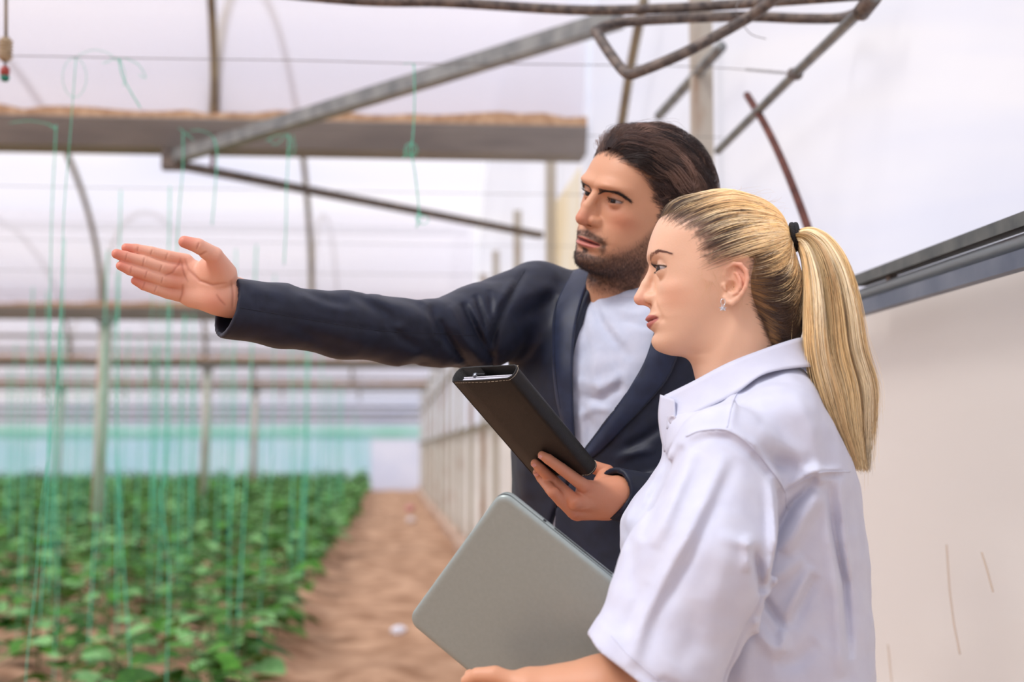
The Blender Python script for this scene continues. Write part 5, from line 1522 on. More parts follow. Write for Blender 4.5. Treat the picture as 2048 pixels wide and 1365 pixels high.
def m_hair(parent):
    rs = np.random.RandomState(41)
    Vh = M_headVF[0]
    jit = rs.normal(size=(len(Vh), 2)) * .22
    msk = inpoly(Vh[:, 1:3] + jit, M_HL) & (Vh[:, 2] > -9) & (np.abs(Vh[:, 0]) < 8.4) & ~((_len(Vh * np.array((0, 1, 1)) - np.array((0, -.8, 0))) < 2.6) & (np.abs(Vh[:, 0]) > 7.2))
    roots = Vh[msk]; n = 17000
    roots = roots[rs.choice(len(roots), n)] + rs.normal(size=(n, 3)) * .05
    C0 = np.array((0, -.5, 3.0)); K = 16; t = np.linspace(0, 1, K)
    key = (np.floor(roots / 2.0 + .5) @ np.array((1.7, 13.1, 57.3))).astype(int)
    lr = np.random.RandomState(15).rand(4096, 6)[np.abs(key) % 4096]
    a = unit(roots - C0)
    # combed from the brow over the crown to the back; sides fall back and down
    tgt = unit(np.stack([2.0 + 6.0 * (roots[:, 0] > 0) * np.clip(roots[:, 0] / 7, 0, 1) + (lr[:, 0] - .5) * 6, -8.6 + (lr[:, 1] - .5) * 3, -1.5 - 2.0 * np.clip(np.abs(roots[:, 0]) / 7, 0, 1) + (lr[:, 2] - .5) * 4], -1))
    top = np.clip((roots[:, 2] - 3) / 6, 0, 1); ang = np.arccos(np.clip((a * tgt).sum(-1), -1, 1))
    ln = (.32 + .75 * top) * (.75 + .5 * lr[:, 3]) * (.85 + .3 * rs.rand(n))
    fr = np.clip(ln / (ang + .01), .05, 1.0)
    w = ang[:, None]; tt = t[None] * fr[:, None]; s = np.sin(w) + 1e-6
    D = (np.sin((1 - tt) * w) / s)[..., None] * a[:, None] + (np.sin(tt * w) / s)[..., None] * tgt[:, None]
    wv = np.sin(t[None] * (5.0 + 3 * lr[:, 4:5]) + 6.28 * lr[:, 5:6])
    D = D + (wv * .17 * t[None] * (.4 + top[:, None]))[..., None] * np.array((.5, .2, 1.0)) + (np.cos(t[None] * 4 + 6.28 * lr[:, 2:3]) * .10 * t[None])[..., None] * np.array((1, 0, 0))
    D = unit(D)
    Rr = radial(m_hairvol, C0, D); R0 = np.linalg.norm(roots - C0, axis=1)
    thick = (.25 + .75 * np.clip(top + .15 + .5 * np.clip(-roots[:, 1] / 8, 0, 1), 0, 1))
    lay = 1.03 - (.28 * rs.rand(n) ** 1.4 + .60 * (lr[:, 3]) ** 1.5)
    g = np.clip(t / .28, 0, 1)[None] ** .8
    loc = R0[:, None] + 0 * t[None]
    base = radial(lambda p: s_ell(p, (0, .2, 4.0), (7.7, 9.2, 7.9)), C0, D) + .1
    base = np.maximum(base, R0[:, None] * (1 - t[None]) + base * t[None])
    Rad = base + (Rr - base) * (thick * lay)[:, None] * g * (1 - .25 * t[None] ** 3)
    S = C0 + D * Rad[..., None]
    S += rs.normal(size=(n, 1, 3)) * .10 * t[None, :, None]
    sw = np.sin(t[None] * 7 * (.6 + lr[:, 0:1]) + 6.28 * lr[:, 1:2]) * (t[None] ** 1.2) * (.25 + .6 * lr[:, 5:6])
    S += sw[..., None] * np.array((.5, .3, .8))
    fly = rs.rand(n) < .02
    S[fly] += (rs.normal(size=(fly.sum(), 1, 3)) * .9 + np.array((0, 0, .7))) * (t[None, :, None] ** 1.5)
    br = np.array([srgb(74, 58, 54)[:3], srgb(96, 74, 66)[:3], srgb(138, 110, 96)[:3], srgb(60, 48, 46)[:3], srgb(156, 124, 108)[:3]])
    tone = br[(lr[:, 4] * 4.99).astype(int)] * ((.55 + .9 * lr[:, 1]) * (.75 + .5 * rs.rand(n)))[:, None]
    col = tone[:, None] * (.7 + .45 * t[None, :, None])
    hair_obj('hair', MF.w(S), np.interp(t, [0, .2, 1], [.00007, .00016, .00008])[None] * np.ones((n, 1)), M_hair, col, parent)
    Vc, Fc = surface(lambda p: smin(m_hairvol(p) + 1.5, s_ell(p, (0, .2, 4.0), (7.9, 9.4, 8.1)), .5), (-11, -14, -9), (11, 11, 15), .35)
    keep = inpoly(Vc[:, 1:3], [(x - .7 * (x > 0), z + .5) for x, z in M_HL])
    Fc = Fc[keep[Fc].all(1)]
    me = np_mesh('hair_underlayer', MF.w(Vc), Fc); paint(me, np.array(srgb(48, 38, 36)[:3])); link('hair_underlayer', me, M_hairbase, parent)
    # beard hairs
    bm_, _, _ = beard_mask(Vh)
    cand = np.where(rs.rand(len(Vh)) < bm_ * .9)[0]; cand = cand[rs.choice(len(cand), min(9000, len(cand)), replace=False)]
    q = Vh[cand] + rs.normal(size=(len(cand), 3)) * .04; N = normal(m_head0, q)
    dirv = np.stack([0 * q[:, 0], -.25 + 0 * q[:, 0], -1.0 + 0 * q[:, 0]], -1); dirv = dirv - N * (dirv * N).sum(-1, keepdims=True)
    dirv = unit(dirv + N * .45 + rs.normal(size=q.shape) * .28)
    L = (.22 + .40 * bm_[cand] * (np.clip((-q[:, 2] - 4) / 5, .2, 1))) * rs.uniform(.6, 1.2, len(q))
    tb = np.linspace(0, 1, 4)[None, :, None]
    Bp = q[:, None] + dirv[:, None] * L[:, None, None] * tb
    hair_obj('beard', MF.w(Bp), (.00010, .00004), M_hair, (np.array(srgb(50, 38, 34)[:3]) * rs.uniform(.6, 1.8, len(q))[:, None])[:, None] * np.ones((1, 4, 1)), parent)
def build_man_head(parent):
    eyes(m_head0, MF, (.022, .011, .007), parent, (.10, 1, .02))
    m_hair(parent)
    brow_hairs(m_head0, MF, [(1.1, 10.4, 2.75), (2.4, 10.0, 3.0), (4.2, 9.2, 3.2), (5.9, 7.8, 2.45)], 1.45, 1300, srgb(54, 40, 37)[:3], .95, 'eyebrows', parent, r=.00010)
    lashes(m_head0, MF, parent, up=.65, n=40)
# ------------------------------------------------------------------ the man: T-shirt, blazer, arms, hands, folio
TF = turned(1240, 590, 2.40, 33)       # trunk: x its left, y where the chest faces, z up; origin at the base of the neck
def tp(px, py, depth): return TF.l(P(px, py, depth))
m_a = Spl([(4, 9), (-2, 18), (-6, 20.5), (-14, 19.5), (-25, 18.5), (-40, 19.0), (-55, 21), (-75, 22.5)])
m_f = Spl([(4, 3), (-2, 9), (-8, 11.8), (-16, 13.2), (-26, 12.8), (-40, 12.5), (-75, 15.0)])
m_b = Spl([(4, -8), (-4, -12), (-14, -13.5), (-30, -12), (-50, -12.5), (-75, -13.5)])
def m_trunk(p, off=0.0):
    x, y, z = p[:, 0], p[:, 1], p[:, 2]
    f, b, a = m_f(z) + off, m_b(z) - off, m_a(z) + off
    yc = -1.0; a2 = np.where(y > yc, f - yc, yc - b); n = 2.35
    g = ((np.abs(x) / a) ** n + (np.abs(y - yc) / a2) ** n) ** (1 / n) + 1e-6
    r = np.sqrt(x * x + (y - yc) ** 2)
    d = r * (1 - 1 / g) * .85
    top = 4.6 + off - np.where(x < 0, .22, .42) * np.clip(np.abs(x) - 5, 0, 30) - .45 * np.clip(y - 1, 0, 20)
    return smax(d, (z - top) * .9, 3.0)
MSL = [tp(1075, 607, 2.44), tp(960, 655, 2.34), tp(870, 668, 2.26), tp(800, 664, 2.21), tp(690, 650, 2.15), tp(560, 631, 2.09), tp(452, 616, 2.045)]
MSR = [7.3, 7.0, 5.2, 5.1, 4.9, 4.6, 4.45]
MLS = [tp(1405, 640, 2.30), tp(1440, 900, 2.30), tp(1425, 1040, 2.27), tp(1330, 1012, 2.20), tp(1222, 985, 2.12)]
MLR = [7.4, 6.2, 5.6, 4.5, 3.75]
CUF = tp(452, 616, 2.045); CUN = unit(tp(452, 616, 2.045) - tp(560, 631, 2.09)); CUN = unit(CUN + .12 * np.array((0, 0, 1.)))
CU2 = tp(1226, 986, 2.12); CU2N = unit(CU2 - tp(1330, 1012, 2.20))
def m2(px, py, d): return tuple(tp(px, py, d))
J_FOLDS = [
    ([(1052, 540), (1010, 610), (985, 680), (984, 745)], -.75, 8), ([(1030, 560), (995, 615), (972, 680)], .5, 10),
    ([(925, 606), (950, 660), (985, 720)], -1.0, 8), ([(900, 612), (925, 670), (965, 728)], .6, 9), ([(880, 640), (905, 690), (940, 735)], -.6, 8),
    ([(950, 590), (968, 640), (984, 700)], -.8, 7), ([(978, 580), (986, 640), (990, 690)], -.5, 6), ([(942, 600), (962, 650), (985, 710)], .5, 6),
    ([(860, 610), (885, 665), (925, 722)], -.6, 9), ([(845, 612), (865, 665), (880, 690)], .4, 9),
    ([(478, 615), (620, 640), (760, 662), (880, 668)], -.18, 4),
    ([(580, 572), (640, 600), (700, 612)], -.4, 10), ([(600, 588), (660, 615), (720, 625)], .4, 10),
    ([(700, 590), (760, 622), (800, 650)], -.5, 10), ([(735, 590), (800, 615), (835, 650)], .45, 12), ([(760, 588), (830, 605), (870, 640)], -.4, 9),
    ([(770, 640), (800, 675), (845, 700)], -.45, 10), ([(560, 640), (640, 680), (720, 700)], -.3, 14), ([(800, 735), (840, 722), (880, 735)], -.35, 8),
    ([(500, 580), (560, 590), (600, 612)], .3, 12), ([(480, 570), (510, 600), (520, 640)], -.2, 10),
    ([(1115, 592), (1065, 622), (1025, 640)], -.55, 13), ([(1110, 568), (1065, 588), (1030, 600)], .35, 16),
    ([(990, 780), (1010, 860), (985, 960)], .4, 18), ([(1060, 690), (1075, 800)], -.25, 22), ([(1010, 700), (1000, 790), (1020, 860)], -.3, 16),
    ([(1000, 880), (992, 960), (985, 1040)], -.45, 7), ([(1040, 900), (1050, 1000)], .3, 16),
    ([(1250, 900), (1300, 870), (1340, 840)], -.5, 10), ([(1230, 920), (1270, 905), (1310, 900)], .4, 9), ([(1235, 960), (1260, 990), (1262, 1030)], -.3, 8)]
OPEN = [(1182, 556), (1166, 600), (1152, 650), (1146, 700), (1144, 780), (1147, 850), (1150, 905), (1146, 960), (1112, 1020), (1100, 1060), (1094, 1100), (1090, 1190), (1125, 1190), (1113, 1080), (1116, 1020), (1150, 960), (1166, 915), (1180, 892), (1228, 828), (1262, 775), (1290, 722), (1308, 672), (1330, 600), (1345, 520), (1175, 520)]
def to_xz(px, py, y=12.5):
    o = TF.l(CAM); e = TF.l(CAM + ray(px, py)) - o; return (o + e * ((y - o[1]) / e[1]))[[0, 2]]
OPX = [tuple(to_xz(a, b, 12.5 if b > 640 else 12.5 - (640 - b) * .05)) for a, b in OPEN]
def poly_sd(P2, poly):
    d = polydist(P2, poly + [poly[0]]); return np.where(inpoly(P2, poly), -d, d)
m_n = vnoise(15, 30, .03, .14); m_n2 = vnoise(16, 30, .1, .35)
def m_jacket(p, cut=True):
    d = m_trunk(p, 1.1)
    sl = s_chain(p, MSL, MSR, 1.5)
    sl = smax(sl, (p - CUF.astype(np.float32)) @ CUN.astype(np.float32), .2)
    d = smin(d, sl, 3.0)
    ls = s_chain(p, MLS, MLR, 1.5)
    ls = smax(ls, (p - CU2.astype(np.float32)) @ CU2N.astype(np.float32), .2)
    d = smin(d, ls, 1.2)
    d = d - px_folds(p, TF, J_FOLDS)
    d = d - .10 * m_n(p) - .05 * m_n2(p)
    if cut:
        d = smax(d, -smax(s_chain(p, MSL, [r - .8 for r in MSR], 1.5), -((p - CUF.astype(np.float32)) @ CUN.astype(np.float32) + 7), .2), .15)
        d = smax(d, -smax(s_chain(p, MLS, [r - .8 for r in MLR], 1.5), -((p - CU2.astype(np.float32)) @ CU2N.astype(np.float32) + 7), .2), .15)
        d = smax(d, -np.maximum(poly_sd(p[:, [0, 2]], OPX), 1.0 - p[:, 1]), .4)
        d = smax(d, -s_cap(p, (0, -1, 0), (0, -2, 16), 7.0, 8.0), .6)
    return d
TEE = [([(1176, 578), (1200, 640), (1235, 690), (1262, 720)], -.45, 9), ([(1190, 585), (1215, 640), (1250, 690)], .3, 10), ([(1163, 600), (1172, 690), (1160, 760)], -.35, 8),
    ([(1240, 640), (1285, 652), (1310, 655)], -.3, 6), ([(1150, 790), (1200, 802), (1250, 770)], -.5, 9), ([(1150, 760), (1200, 775), (1262, 740)], .35, 10),
    ([(1155, 835), (1190, 815), (1225, 822)], .4, 9), ([(1165, 800), (1180, 850), (1178, 895)], -.4, 7), ([(1230, 618), (1270, 628), (1300, 625)], .25, 6), ([(1195, 690), (1188, 750), (1200, 795)], .3, 10), ([(1230, 700), (1245, 745), (1235, 790)], -.25, 8)]
def m_tee(p):
    d = m_trunk(p, -.1)
    d = d - px_folds(p, TF, TEE)
    d = d - .07 * m_n(p) - .07 * m_n2(p)
    nk = MF.l(TF.w(np.array([(0, 0, 0)])))[0]
    return smax(d, -s_cap(p, (.5, 2.0, 1.5), (.5, 2.0, 14), 6.6, 8.0), .3)
def hand_pts(L, d): return [tp(a, b, dd) for (a, b), dd in zip(L, d)]
# right hand: open, palm to the camera, thumb up
RH = [
    (hand_pts([(372, 523), (336, 514), (303, 505), (272, 499), (252, 496)], [2.050, 2.035, 2.025, 2.02, 2.015]), [1.1, .92, .83, .78, .64]),
    (hand_pts([(370, 545), (325, 537), (286, 524), (251, 514), (233, 508)], [2.046, 2.028, 2.015, 2.005, 2.00]), [1.15, .96, .88, .82, .70]),
    (hand_pts([(368, 567), (325, 560), (290, 549), (260, 540), (241, 532)], [2.046, 2.028, 2.015, 2.005, 2.00]), [1.1, .92, .84, .78, .64]),
    (hand_pts([(368, 592), (334, 586), (311, 579), (287, 571), (270, 562)], [2.052, 2.038, 2.027, 2.02, 2.015]), [1.05, .84, .76, .70, .58]),
    (hand_pts([(446, 548), (428, 512), (396, 492), (369, 484)], [2.035, 2.010, 1.995, 1.99]), [2.0, 1.30, 1.05, .85])]
def m_rhand(p):
    T = lambda a, b, d: tp(a, b, d)
    d = hand_sdf(p, RH, [(T(455, 588, 2.055), T(366, 528, 2.052), 2.3, 1.35), (T(455, 592, 2.055), T(360, 552, 2.050), 2.4, 1.4), (T(452, 600, 2.055), T(362, 584, 2.052), 2.2, 1.35)], .30)
    d = smin(d, s_ell(p, T(424, 541, 2.038), (2.3, 1.7, 2.6)), .9)           # ball of the thumb
    d = smin(d, s_cap(p, T(436, 600, 2.048), T(384, 598, 2.05), 1.75, 1.25), .9)  # heel
    wr = s_chain(p, [T(440, 590, 2.055), T(478, 597, 2.06), T(560, 630, 2.095), T(840, 662, 2.21), T(1060, 610, 2.42)], [2.7, 2.6, 2.4, 3.2, 4.2], 1.0)
    d = smin(d, wr, 1.3)
    return d - px_folds(p, TF, RH_LINES)
RH_LINES = [(L, h, w * 13) for L, h, w in [
    ([(369, 518), (378, 540), (400, 562), (425, 570), (455, 566)], -.16, .22), ([(328, 552), (345, 545), (358, 528), (362, 515)], -.08, .18),
    ([(362, 520), (368, 548), (377, 566)], -.07, .2), ([(358, 608), (364, 588), (366, 568)], -.12, .2), ([(392, 512), (402, 509), (415, 503)], -.12, .18),
    ([(300, 511), (305, 499)], -.10, .13), ([(274, 504), (277, 493)], -.07, .12), ([(330, 521), (336, 505)], -.08, .13),
    ([(284, 534), (290, 514)], -.12, .14), ([(250, 522), (255, 505)], -.08, .12), ([(318, 545), (324, 530)], -.08, .13),
    ([(289, 558), (295, 541)], -.11, .13), ([(260, 548), (264, 532)], -.08, .12), ([(322, 568), (326, 553)], -.07, .13),
    ([(308, 586), (314, 571)], -.10, .13), ([(285, 577), (290, 564)], -.07, .12), ([(392, 500), (399, 485)], -.14, .15), ([(452, 612), (440, 600), (432, 588)], -.06, .2), ([(462, 560), (466, 590), (465, 620)], -.10, .2)]]
# left hand: back to the camera, fingers over the folio
FO_B = P(1186, 953, 2.065); FO_u = unit(P(1024, 757, 1.945) - FO_B); _w = P(900, 761, 2.02) - P(1024, 757, 1.945); FO_w = unit(_w - FO_u * (_w @ FO_u)); FO_n = np.cross(FO_u, FO_w)
if FO_n @ RT < 0: FO_n = -FO_n                  # away from the front cover, towards the spine side
FO_len = np.linalg.norm(P(1024, 757, 1.945) - FO_B); FO_wid = np.linalg.norm(_w); FO_th = .026
print('folio', FO_len, FO_wid, FO_n @ FW)
def fo_hit(px, py, off):
    """pixel ray against the folio's front cover lifted by off metres"""
    q = FO_B - FO_n * off; r_ = ray(px, py); t = ((q - CAM) @ FO_n) / (r_ @ FO_n); return TF.l(CAM + r_ * t)
LW = tp(1212, 996, 2.125)
LH = [
    ([tp(1192, 985, 2.11), tp(1168, 972, 2.085), fo_hit(1123, 938, .0095), fo_hit(1097, 919, .0085), fo_hit(1084, 911, .0075)], [1.35, 1.0, .84, .76, .62]),
    ([tp(1188, 1005, 2.11), tp(1150, 1004, 2.08), fo_hit(1108, 964, .0105), fo_hit(1080, 937, .0085), fo_hit(1070, 927, .0075)], [1.35, 1.05, .88, .78, .64]),
    ([tp(1190, 1018, 2.12), tp(1146, 1024, 2.10), tp(1106, 985, 2.075), fo_hit(1083, 957, .007), fo_hit(1074, 945, .006)], [1.3, 1.0, .85, .75, .62]),
    ([tp(1195, 1022, 2.14), tp(1155, 1030, 2.13), tp(1122, 1004, 2.12), tp(1098, 980, 2.10)], [1.2, .95, .8, .65]),
    ([tp(1208, 965, 2.15), tp(1214, 945, 2.165), tp(1180, 932, 2.165), tp(1150, 915, 2.14)], [1.6, 1.15, .95, .78])]
def m_lhand(p):
    d = hand_sdf(p, LH, [(LW, tp(1170, 978, 2.095), 2.5, 1.35), (LW, tp(1156, 1005, 2.092), 2.6, 1.3), (tp(1212, 1012, 2.13), tp(1152, 1026, 2.11), 2.2, 1.2)], .28)
    for (a, b, dd, r_) in ((1168, 970, 2.065, 1.0), (1148, 1003, 2.06, 1.05), (1145, 1024, 2.08, .9)):
        d = d - .20 * gauss(p, tp(a, b, dd), (r_,) * 3)
    for L in ([(1158, 985), (1178, 992), (1200, 995)], [(1152, 1016), (1175, 1020), (1198, 1020)]):
        m, v = fold(p, [tp(a, b, 2.085) for a, b in L], .10, .3)
        if m.any(): d[m] -= v
    wr = s_chain(p, [LW, tp(1236, 990, 2.128), tp(1330, 1014, 2.20), tp(1425, 1040, 2.27)], [2.7, 2.6, 3.2, 4.0], 1)
    return smin(d, wr, 1.2)
M_navy = mat('navy_wool', srgb(25, 32, 52), .5, spec=.35, color2=srgb(20, 26, 43), nscale=60, bump=.10, bscale=1400, sheen=.05)
M_navyl = mat('navy_lapel', srgb(32, 42, 68), .45, spec=.4, color2=srgb(26, 35, 58), nscale=60, bump=.10, bscale=1400, sheen=.05)
M_tee = mat('grey_white_jersey', srgb(206, 212, 228), .85, spec=.2, color2=srgb(196, 204, 222), nscale=40, bump=.12, bscale=1100)
M_seam = mat('navy_thread', srgb(22, 26, 40), .8)
def surf_patch(name, fn, fr, left, right, m, parent, off=.25, nu=46, nv=9, th=.35, bulge=.15):
    """cloth piece lying on a garment: filled between two pixel curves, dropped on to the surface and given thickness"""
    A = np.array(curve_pts(left, nu)); B = np.array(curve_pts(right, nu)); u = np.linspace(0, 1, nv + 1)
    G = A[:, None] * (1 - u)[None, :, None] + B[:, None] * u[None, :, None]
    H, ok = hit(fn, fr, G[..., 0].ravel(), G[..., 1].ravel(), 1.7, 2.9)
    N = normal(fn, H); H = H + N * (off + bulge * np.tile(np.sin(np.pi * u), nu + 1))[:, None]
    H = H.reshape(nu + 1, nv + 1, 3)
    for _ in range(3):
        H[1:-1] = (H[:-2] + 2 * H[1:-1] + H[2:]) / 4
    H = H.reshape(-1, 3); Lo = H - N * th
    k = len(H); Rr_ = nv + 1; F = []
    for i in range(nu):
        for j in range(nv):
            a = i * Rr_ + j; F += [(a, a + 1, a + Rr_ + 1, a + Rr_), (k + a, k + a + Rr_, k + a + Rr_ + 1, k + a + 1)]
        a, c = i * Rr_, i * Rr_ + nv; F += [(a, a + Rr_, k + a + Rr_, k + a), (c, k + c, k + c + Rr_, c + Rr_)]
    for j in range(nv):
        F += [(j, k + j, k + j + 1, j + 1), (nu * Rr_ + j, nu * Rr_ + j + 1, k + nu * Rr_ + j + 1, k + nu * Rr_ + j)]
    o = cloth(name, (np.concatenate([H, Lo]), np.array(F)), fr, m, parent)
    bm = bmesh.new(); bm.from_mesh(o.data); bmesh.ops.recalc_face_normals(bm, faces=bm.faces); bm.to_mesh(o.data); bm.free()
    return o
def seam(name, fn, fr, pts, r, m, parent, off=.02, n=40):
    c = np.array(curve_pts(pts, n)); H, ok = hit(fn, fr, c[:, 0], c[:, 1], 1.7, 2.9); H = H[ok]
    if len(H) < 3: print('no hit', name); return
    N = normal(fn, H); H = H + N * off
    MB().tube([fr.w(h) for h in H], r, 6).build(name, m, parent, True)
def build_man():
    g = TF.o
    me_ = empty('person', (g[0], g[1], 0), 'bearded man in a navy blazer over a pale T-shirt, pointing with an open hand', 'person', kind='thing')
    me_['group'] = 'two people standing by the right wall'
    allp = np.array(MSL)
    rlo = np.min([q for pts, _ in RH for q in pts], 0) - 2; rhi = np.max([q for pts, _ in RH for q in pts], 0) + 3
    arm_hi = np.maximum(rhi, MSL[4] + 5); arm_lo = np.minimum(rlo, MSL[4] - 5)
    Vr, Fr = surface(m_rhand, arm_lo, arm_hi, .13)
    llo = np.min([q for pts, _ in LH for q in pts] + [LW], 0) - 4; lhi = np.max([q for pts, _ in LH for q in pts] + [tp(1300, 1000, 2.18)], 0) + 4
    Vl, Fl = surface(m_lhand, llo, lhi, .13)
    core = lambda p: smin(m_trunk(p, -2.0), s_cap(p, (0, -1, -4), (0, -1, 2), 5, 5), 2)
    def legs(p):
        pa = np.stack([np.abs(p[:, 0]), p[:, 1], p[:, 2]], -1)
        return smin(core(p), s_chain(pa, [(9, -2, -66), (9, -1, -105), (9, -3, M_FOOT + 8)], [8.5, 5.8, 3.8], 3), 4)
    Vc, Fc = surface(legs, (-24, -17, M_FOOT), (24, 17, 9), 1.3)
    parts = [(MF.w(M_headVF[0]), M_headVF[1]), (TF.w(Vr), Fr), (TF.w(Vl), Fl), (TF.w(Vc), Fc)]
    V, F = joinVF(parts)
    me = np_mesh('body', V, F)
    skin = np.array(srgb(222, 160, 130)[:3]); col = np.tile(skin, (len(V), 1)); nh = len(M_headVF[0]); col[:nh] = m_col(M_headVF[0])
    c = np.tile(np.array(srgb(232, 178, 152)[:3]), (len(Vr), 1)); Vf = Vr.astype(np.float32)
    red = np.zeros(len(Vr))
    for pts, rr in RH:
        red = np.maximum(red, gauss(Vf, pts[-1], (1.9,) * 3))
    for q, s_ in ((tp(355, 530, 2.03), 1.4), (tp(350, 553, 2.03), 1.4), (tp(350, 575, 2.03), 1.3), (tp(425, 535, 2.0), 2.0), (tp(430, 605, 2.03), 1.8)):
        red = np.maximum(red, .45 * gauss(Vf, q, (s_,) * 3))
    c = c * (1 - .75 * red[:, None]) + np.array(srgb(214, 118, 98)[:3]) * .75 * red[:, None]
    v = np.clip(px_folds(Vf, TF, [(a_, 1.0, w_ * .9) for a_, h_, w_ in RH_LINES]), 0, 1)[:, None] * .42
    c = c * (1 - v) + np.array(srgb(160, 78, 60)[:3]) * v
    col[nh:nh + len(Vr)] = c
    c = np.tile(np.array(srgb(212, 146, 112)[:3]), (len(Vl), 1)); Vf = Vl.astype(np.float32)
    kn = np.zeros(len(Vl))
    for pts, rr in LH[:3]:
        kn = np.maximum(kn, gauss(Vf, pts[1], (1.2,) * 3) * .6); kn = np.maximum(kn, gauss(Vf, pts[2], (.9,) * 3) * .5)
    c = c * (1 - .5 * kn[:, None]) + np.array(srgb(206, 118, 92)[:3]) * .5 * kn[:, None]
    col[nh + len(Vr):nh + len(Vr) + len(Vl)] = c
    paint(me, col); link('body', me, M_skin, me_)
    # finger nails
    Mn = mat('fingernail', srgb(226, 168, 160), .25, coat=.2)
    for pts, rr in LH[:3]:
        tip, pre = np.array(pts[-1]), np.array(pts[-2]); ax_ = unit(tip - pre)
        up_ = unit(TF.l(FO_B - FO_n) - TF.l(FO_B)); up_ = unit(up_ - ax_ * (up_ @ ax_)); sd = np.cross(ax_, up_); r_ = rr[-1]
        Vn, Fn = [], []
        for i in range(9):
            for j in range(9):
                a = (i / 8 - .5) * 1.9; b = (j / 8); wd = 1 - .25 * (2 * abs(b - .5)) ** 4
                Vn.append(tip + ax_ * ((b - .55) * 1.25 * r_ * 1.0) + (up_ * math.cos(a * wd) + sd * math.sin(a * wd)) * (r_ * 1.06 - .02) - up_ * .12 * max(0, b - .5) ** 2)
        Fn = [(i * 9 + j, i * 9 + j + 1, i * 9 + j + 10, i * 9 + j + 9) for i in range(8) for j in range(8)]
        cloth('fingernail', (np.array(Vn), np.array(Fn)), TF, Mn, me_)
    build_man_head(me_)
    Vt, Ft = surface(m_tee, (-23, -16, -62), (23, 17, 9), .42)
    keep = (Vt[:, 1] > -4); Ft = Ft[keep[Ft].all(1)]
    tee = cloth('t_shirt', (Vt, Ft), TF, M_tee, me_)
    surf_patch('neck_rib', m_tee, TF, [(1182, 556), (1200, 566), (1235, 575), (1275, 580), (1310, 578)], [(1178, 572), (1197, 583), (1233, 592), (1275, 597), (1312, 596)], M_tee, tee, .02, 40, 6, .25, .18)
    lo = np.minimum(np.min(MSL, 0), -24) - 5; lo[2] = -72; hi = np.maximum(np.max(np.array(MSL + MLS), 0), 24) + 8; lo[1] = min(lo[1], -17); hi[2] = 12
    Vj, Fj = surface(m_jacket, lo, hi, .35)
    print('jacket', len(Vj))
    jk = cloth('blazer', (Vj, Fj), TF, M_navy, me_)
    fn0 = lambda p: m_jacket(p, False)
    lp_in = [(1186, 542), (1165, 600), (1151, 655), (1146, 715), (1145, 780), (1148, 850), (1152, 905)]
    lp_out = [(1146, 545), (1122, 588), (1108, 630), (1106, 690), (1108, 750), (1118, 820), (1150, 910)]
    surf_patch('lapel', fn0, TF, lp_in, lp_out, M_navyl, jk, .30, 60, 12, .4, .30)
    rp_in = [(1325, 610), (1308, 668), (1290, 722), (1262, 772), (1228, 826), (1182, 888), (1150, 935)]
    rp_out = [(1385, 640), (1358, 705), (1338, 755), (1302, 800), (1256, 848), (1205, 900), (1152, 942)]
    surf_patch('lapel', fn0, TF, rp_in, rp_out, M_navyl, jk, .30, 60, 12, .4, .30)
    for pts in ([(1113, 596), (1109, 640), (1109, 690), (1111, 750), (1121, 818)], [(1354, 712), (1334, 758), (1298, 803), (1252, 850)]):
        seam('stitching', lambda p: fn0(p) - .45, TF, pts, .0004, M_seam, jk)
    seam('armhole_seam', fn0, TF, [(1050, 541), (1010, 610), (987, 680), (984, 738)], .0007, M_seam, jk)
    seam('sleeve_seam', fn0, TF, [(480, 616), (620, 640), (760, 662), (880, 668), (950, 672)], .0006, M_seam, jk)
    seam('pocket_welt', fn0, TF, [(955, 1020), (975, 1032), (1000, 1044)], .0012, M_seam, jk)
    person_legs(TF, M_FOOT, -62, 0, -1.0, mat('navy_trousers', srgb(32, 36, 50), .8), mat('brown_shoe', srgb(52, 34, 26), .5), me_, 17, 12, 9.5)
    return me_
M_FOOT = TF.l((TF.o[0], TF.o[1], 0.0))[2]
build_man()

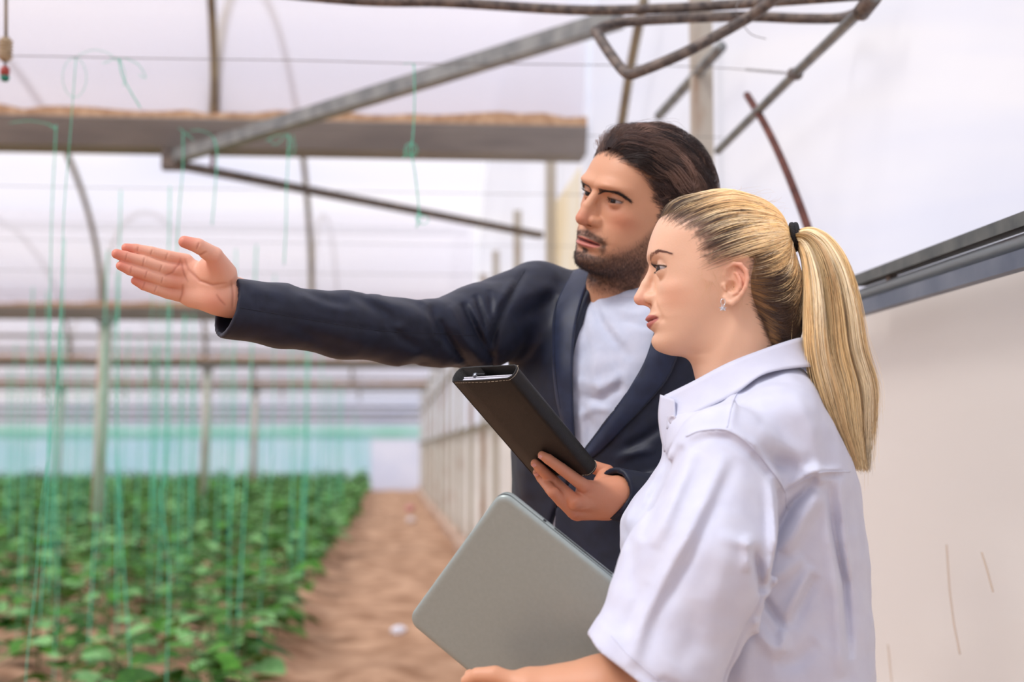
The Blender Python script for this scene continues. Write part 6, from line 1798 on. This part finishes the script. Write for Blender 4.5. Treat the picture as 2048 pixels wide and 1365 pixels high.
# ------------------------------------------------------------------ leather folio in his left hand
M_leather = mat('black_leather', srgb(24, 24, 22), .45, spec=.4, color2=srgb(19, 19, 18), nscale=120, bump=.22, bscale=900)
M_edge = mat('leather_edge', srgb(20, 20, 22), .55)
M_thread = mat('pale_thread', srgb(196, 184, 160), .8)
M_paper = mat('page_block', srgb(222, 222, 228), .8, color2=srgb(190, 190, 200), nscale=300, stretch=(1, 1, 30))
def build_folio():
    f = empty('folio', FO_B, 'black leather folio with pale stitching held in the man\'s left hand', 'folio')
    L, W, T = FO_len, FO_wid, FO_th
    Q = lambda s, w, t: FO_B + FO_u * s + FO_w * w + FO_n * t
    # C-shaped cover: front sheet, rounded spine, back sheet, flap edge folded over
    def sec(o):    # outline in (w, t), o = inset
        pts = []
        pts += [(W - .004, .0 + o), (W * .75, o - .0006), (W * .4, o - .0010), (.010, o)]
        for k in range(1, 8):
            a = R(-90 - 180 * k / 8); pts.append((.010 + (T / 2 - o) * math.cos(a) * .75, T / 2 + (T / 2 - o) * math.sin(a)))
        pts += [(.010, T - o), (W * .35, T - o), (W * .62, T - o)]
        return pts
    o_, i_ = sec(0), sec(.0022); n = len(o_)
    V, F = [], []
    ss = [0, .0008, L * .25, L * .5, L * .75, L - .0008, L]
    for s in ss:
        e = .0008 if s in (0, L) else 0
        V += [Q(s, w, t) for w, t in sec(e)] + [Q(s, w, t) for w, t in sec(.0026 - e)]
    k = 2 * n
    for i in range(len(ss) - 1):
        for j in range(n - 1):
            a = i * k + j; F += [(a, a + 1, a + k + 1, a + k), (a + n, a + n + k, a + n + k + 1, a + n + 1)]
        F += [(i * k, i * k + k, i * k + n + k, i * k + n), (i * k + n - 1, i * k + 2 * n - 1, i * k + k + 2 * n - 1, i * k + k + n - 1)]
    for i in (0, len(ss) - 1):
        for j in range(n - 1): F.append((i * k + j, i * k + n + j, i * k + n + j + 1, i * k + j + 1))
    ob = link('cover', mesh_from('cover', V, F), M_leather, f, True)
    bm = bmesh.new(); bm.from_mesh(ob.data); bmesh.ops.recalc_face_normals(bm, faces=bm.faces); bm.to_mesh(ob.data); bm.free()
    # closing flap that comes from the open side over the back
    fl = []
    for s in (0.001, L - .001):
        for t in (0, .0022):
            fl += [Q(s, W - .004 + (.0025 if t == 0 else 0), .0002 + t * .4)] + [Q(s, W - .004 + (.007 - t) * math.sin(R(a)), T / 2 - (T / 2 - t) * math.cos(R(a))) for a in (30, 60, 90, 120, 150)] + [Q(s, W - .006, T - .0005 - t + .002), Q(s, W * .45, T + .0016 - t)]
    m_ = 8
    Ff = []
    for j in range(m_ - 1):
        Ff += [(j, j + 1, 2 * m_ + j + 1, 2 * m_ + j), (m_ + j, 3 * m_ + j, 3 * m_ + j + 1, m_ + j + 1), (j, m_ + j, m_ + j + 1, j + 1), (2 * m_ + j, 2 * m_ + j + 1, 3 * m_ + j + 1, 3 * m_ + j)]
    Ff += [(0, 2 * m_, 3 * m_, m_), (m_ - 1, 2 * m_ - 1, 4 * m_ - 1, 3 * m_ - 1)]
    link('flap', mesh_from('flap', fl, Ff), M_leather, f, True)
    # pages and pen inside
    pg = MB()
    for q in range(5):
        t = .0045 + q * .0022
        pg.box(Q(L / 2 - .002 - .0008 * (q % 2), W * .50, t), (L / 2 - .006, W * .40, .0008), (FO_u, FO_w, FO_n))
    pg.build('pages', M_paper, f)
    MB().tube([Q(L - .09, W * .72, T * .62), Q(L - .006, W * .72, T * .62), Q(L - .0045, W * .72, T * .62)], [.004, .004, .0025], 12).build('pen', mat('pen_metal', srgb(150, 156, 166), .3, .8), f, True)
    MB().box(Q(L - .02, W * .62, T * .62), (.015, .008, .0007), (FO_u, FO_w, FO_n)).build('pen_loop', M_edge, f)
    # stitches along the ends
    st = MB()
    for end, s in ((1, L - .0032), (0, .0032)):
        path = [(W - .006, -.0003), (W * .75, -.0009), (W * .4, -.0014), (.010, -.0003)] + [(.010 + (T / 2 + .0002) * math.cos(R(-90 - 180 * k_ / 8)) * .75, T / 2 + (T / 2 + .0002) * math.sin(R(-90 - 180 * k_ / 8))) for k_ in range(1, 8)] + [(.010, T + .0002), (W * .6, T + .0002)]
        cp = curve_pts([(a, b, 0) for a, b in path], 200); dist = 0
        for i in range(0, 198, 3):
            st.tube([Q(s, cp[i][0], cp[i][1]), Q(s, cp[i + 2][0], cp[i + 2][1])], .00032, 4)
    tag(st.build('stitching', M_thread, f), kind='stuff')
build_folio()
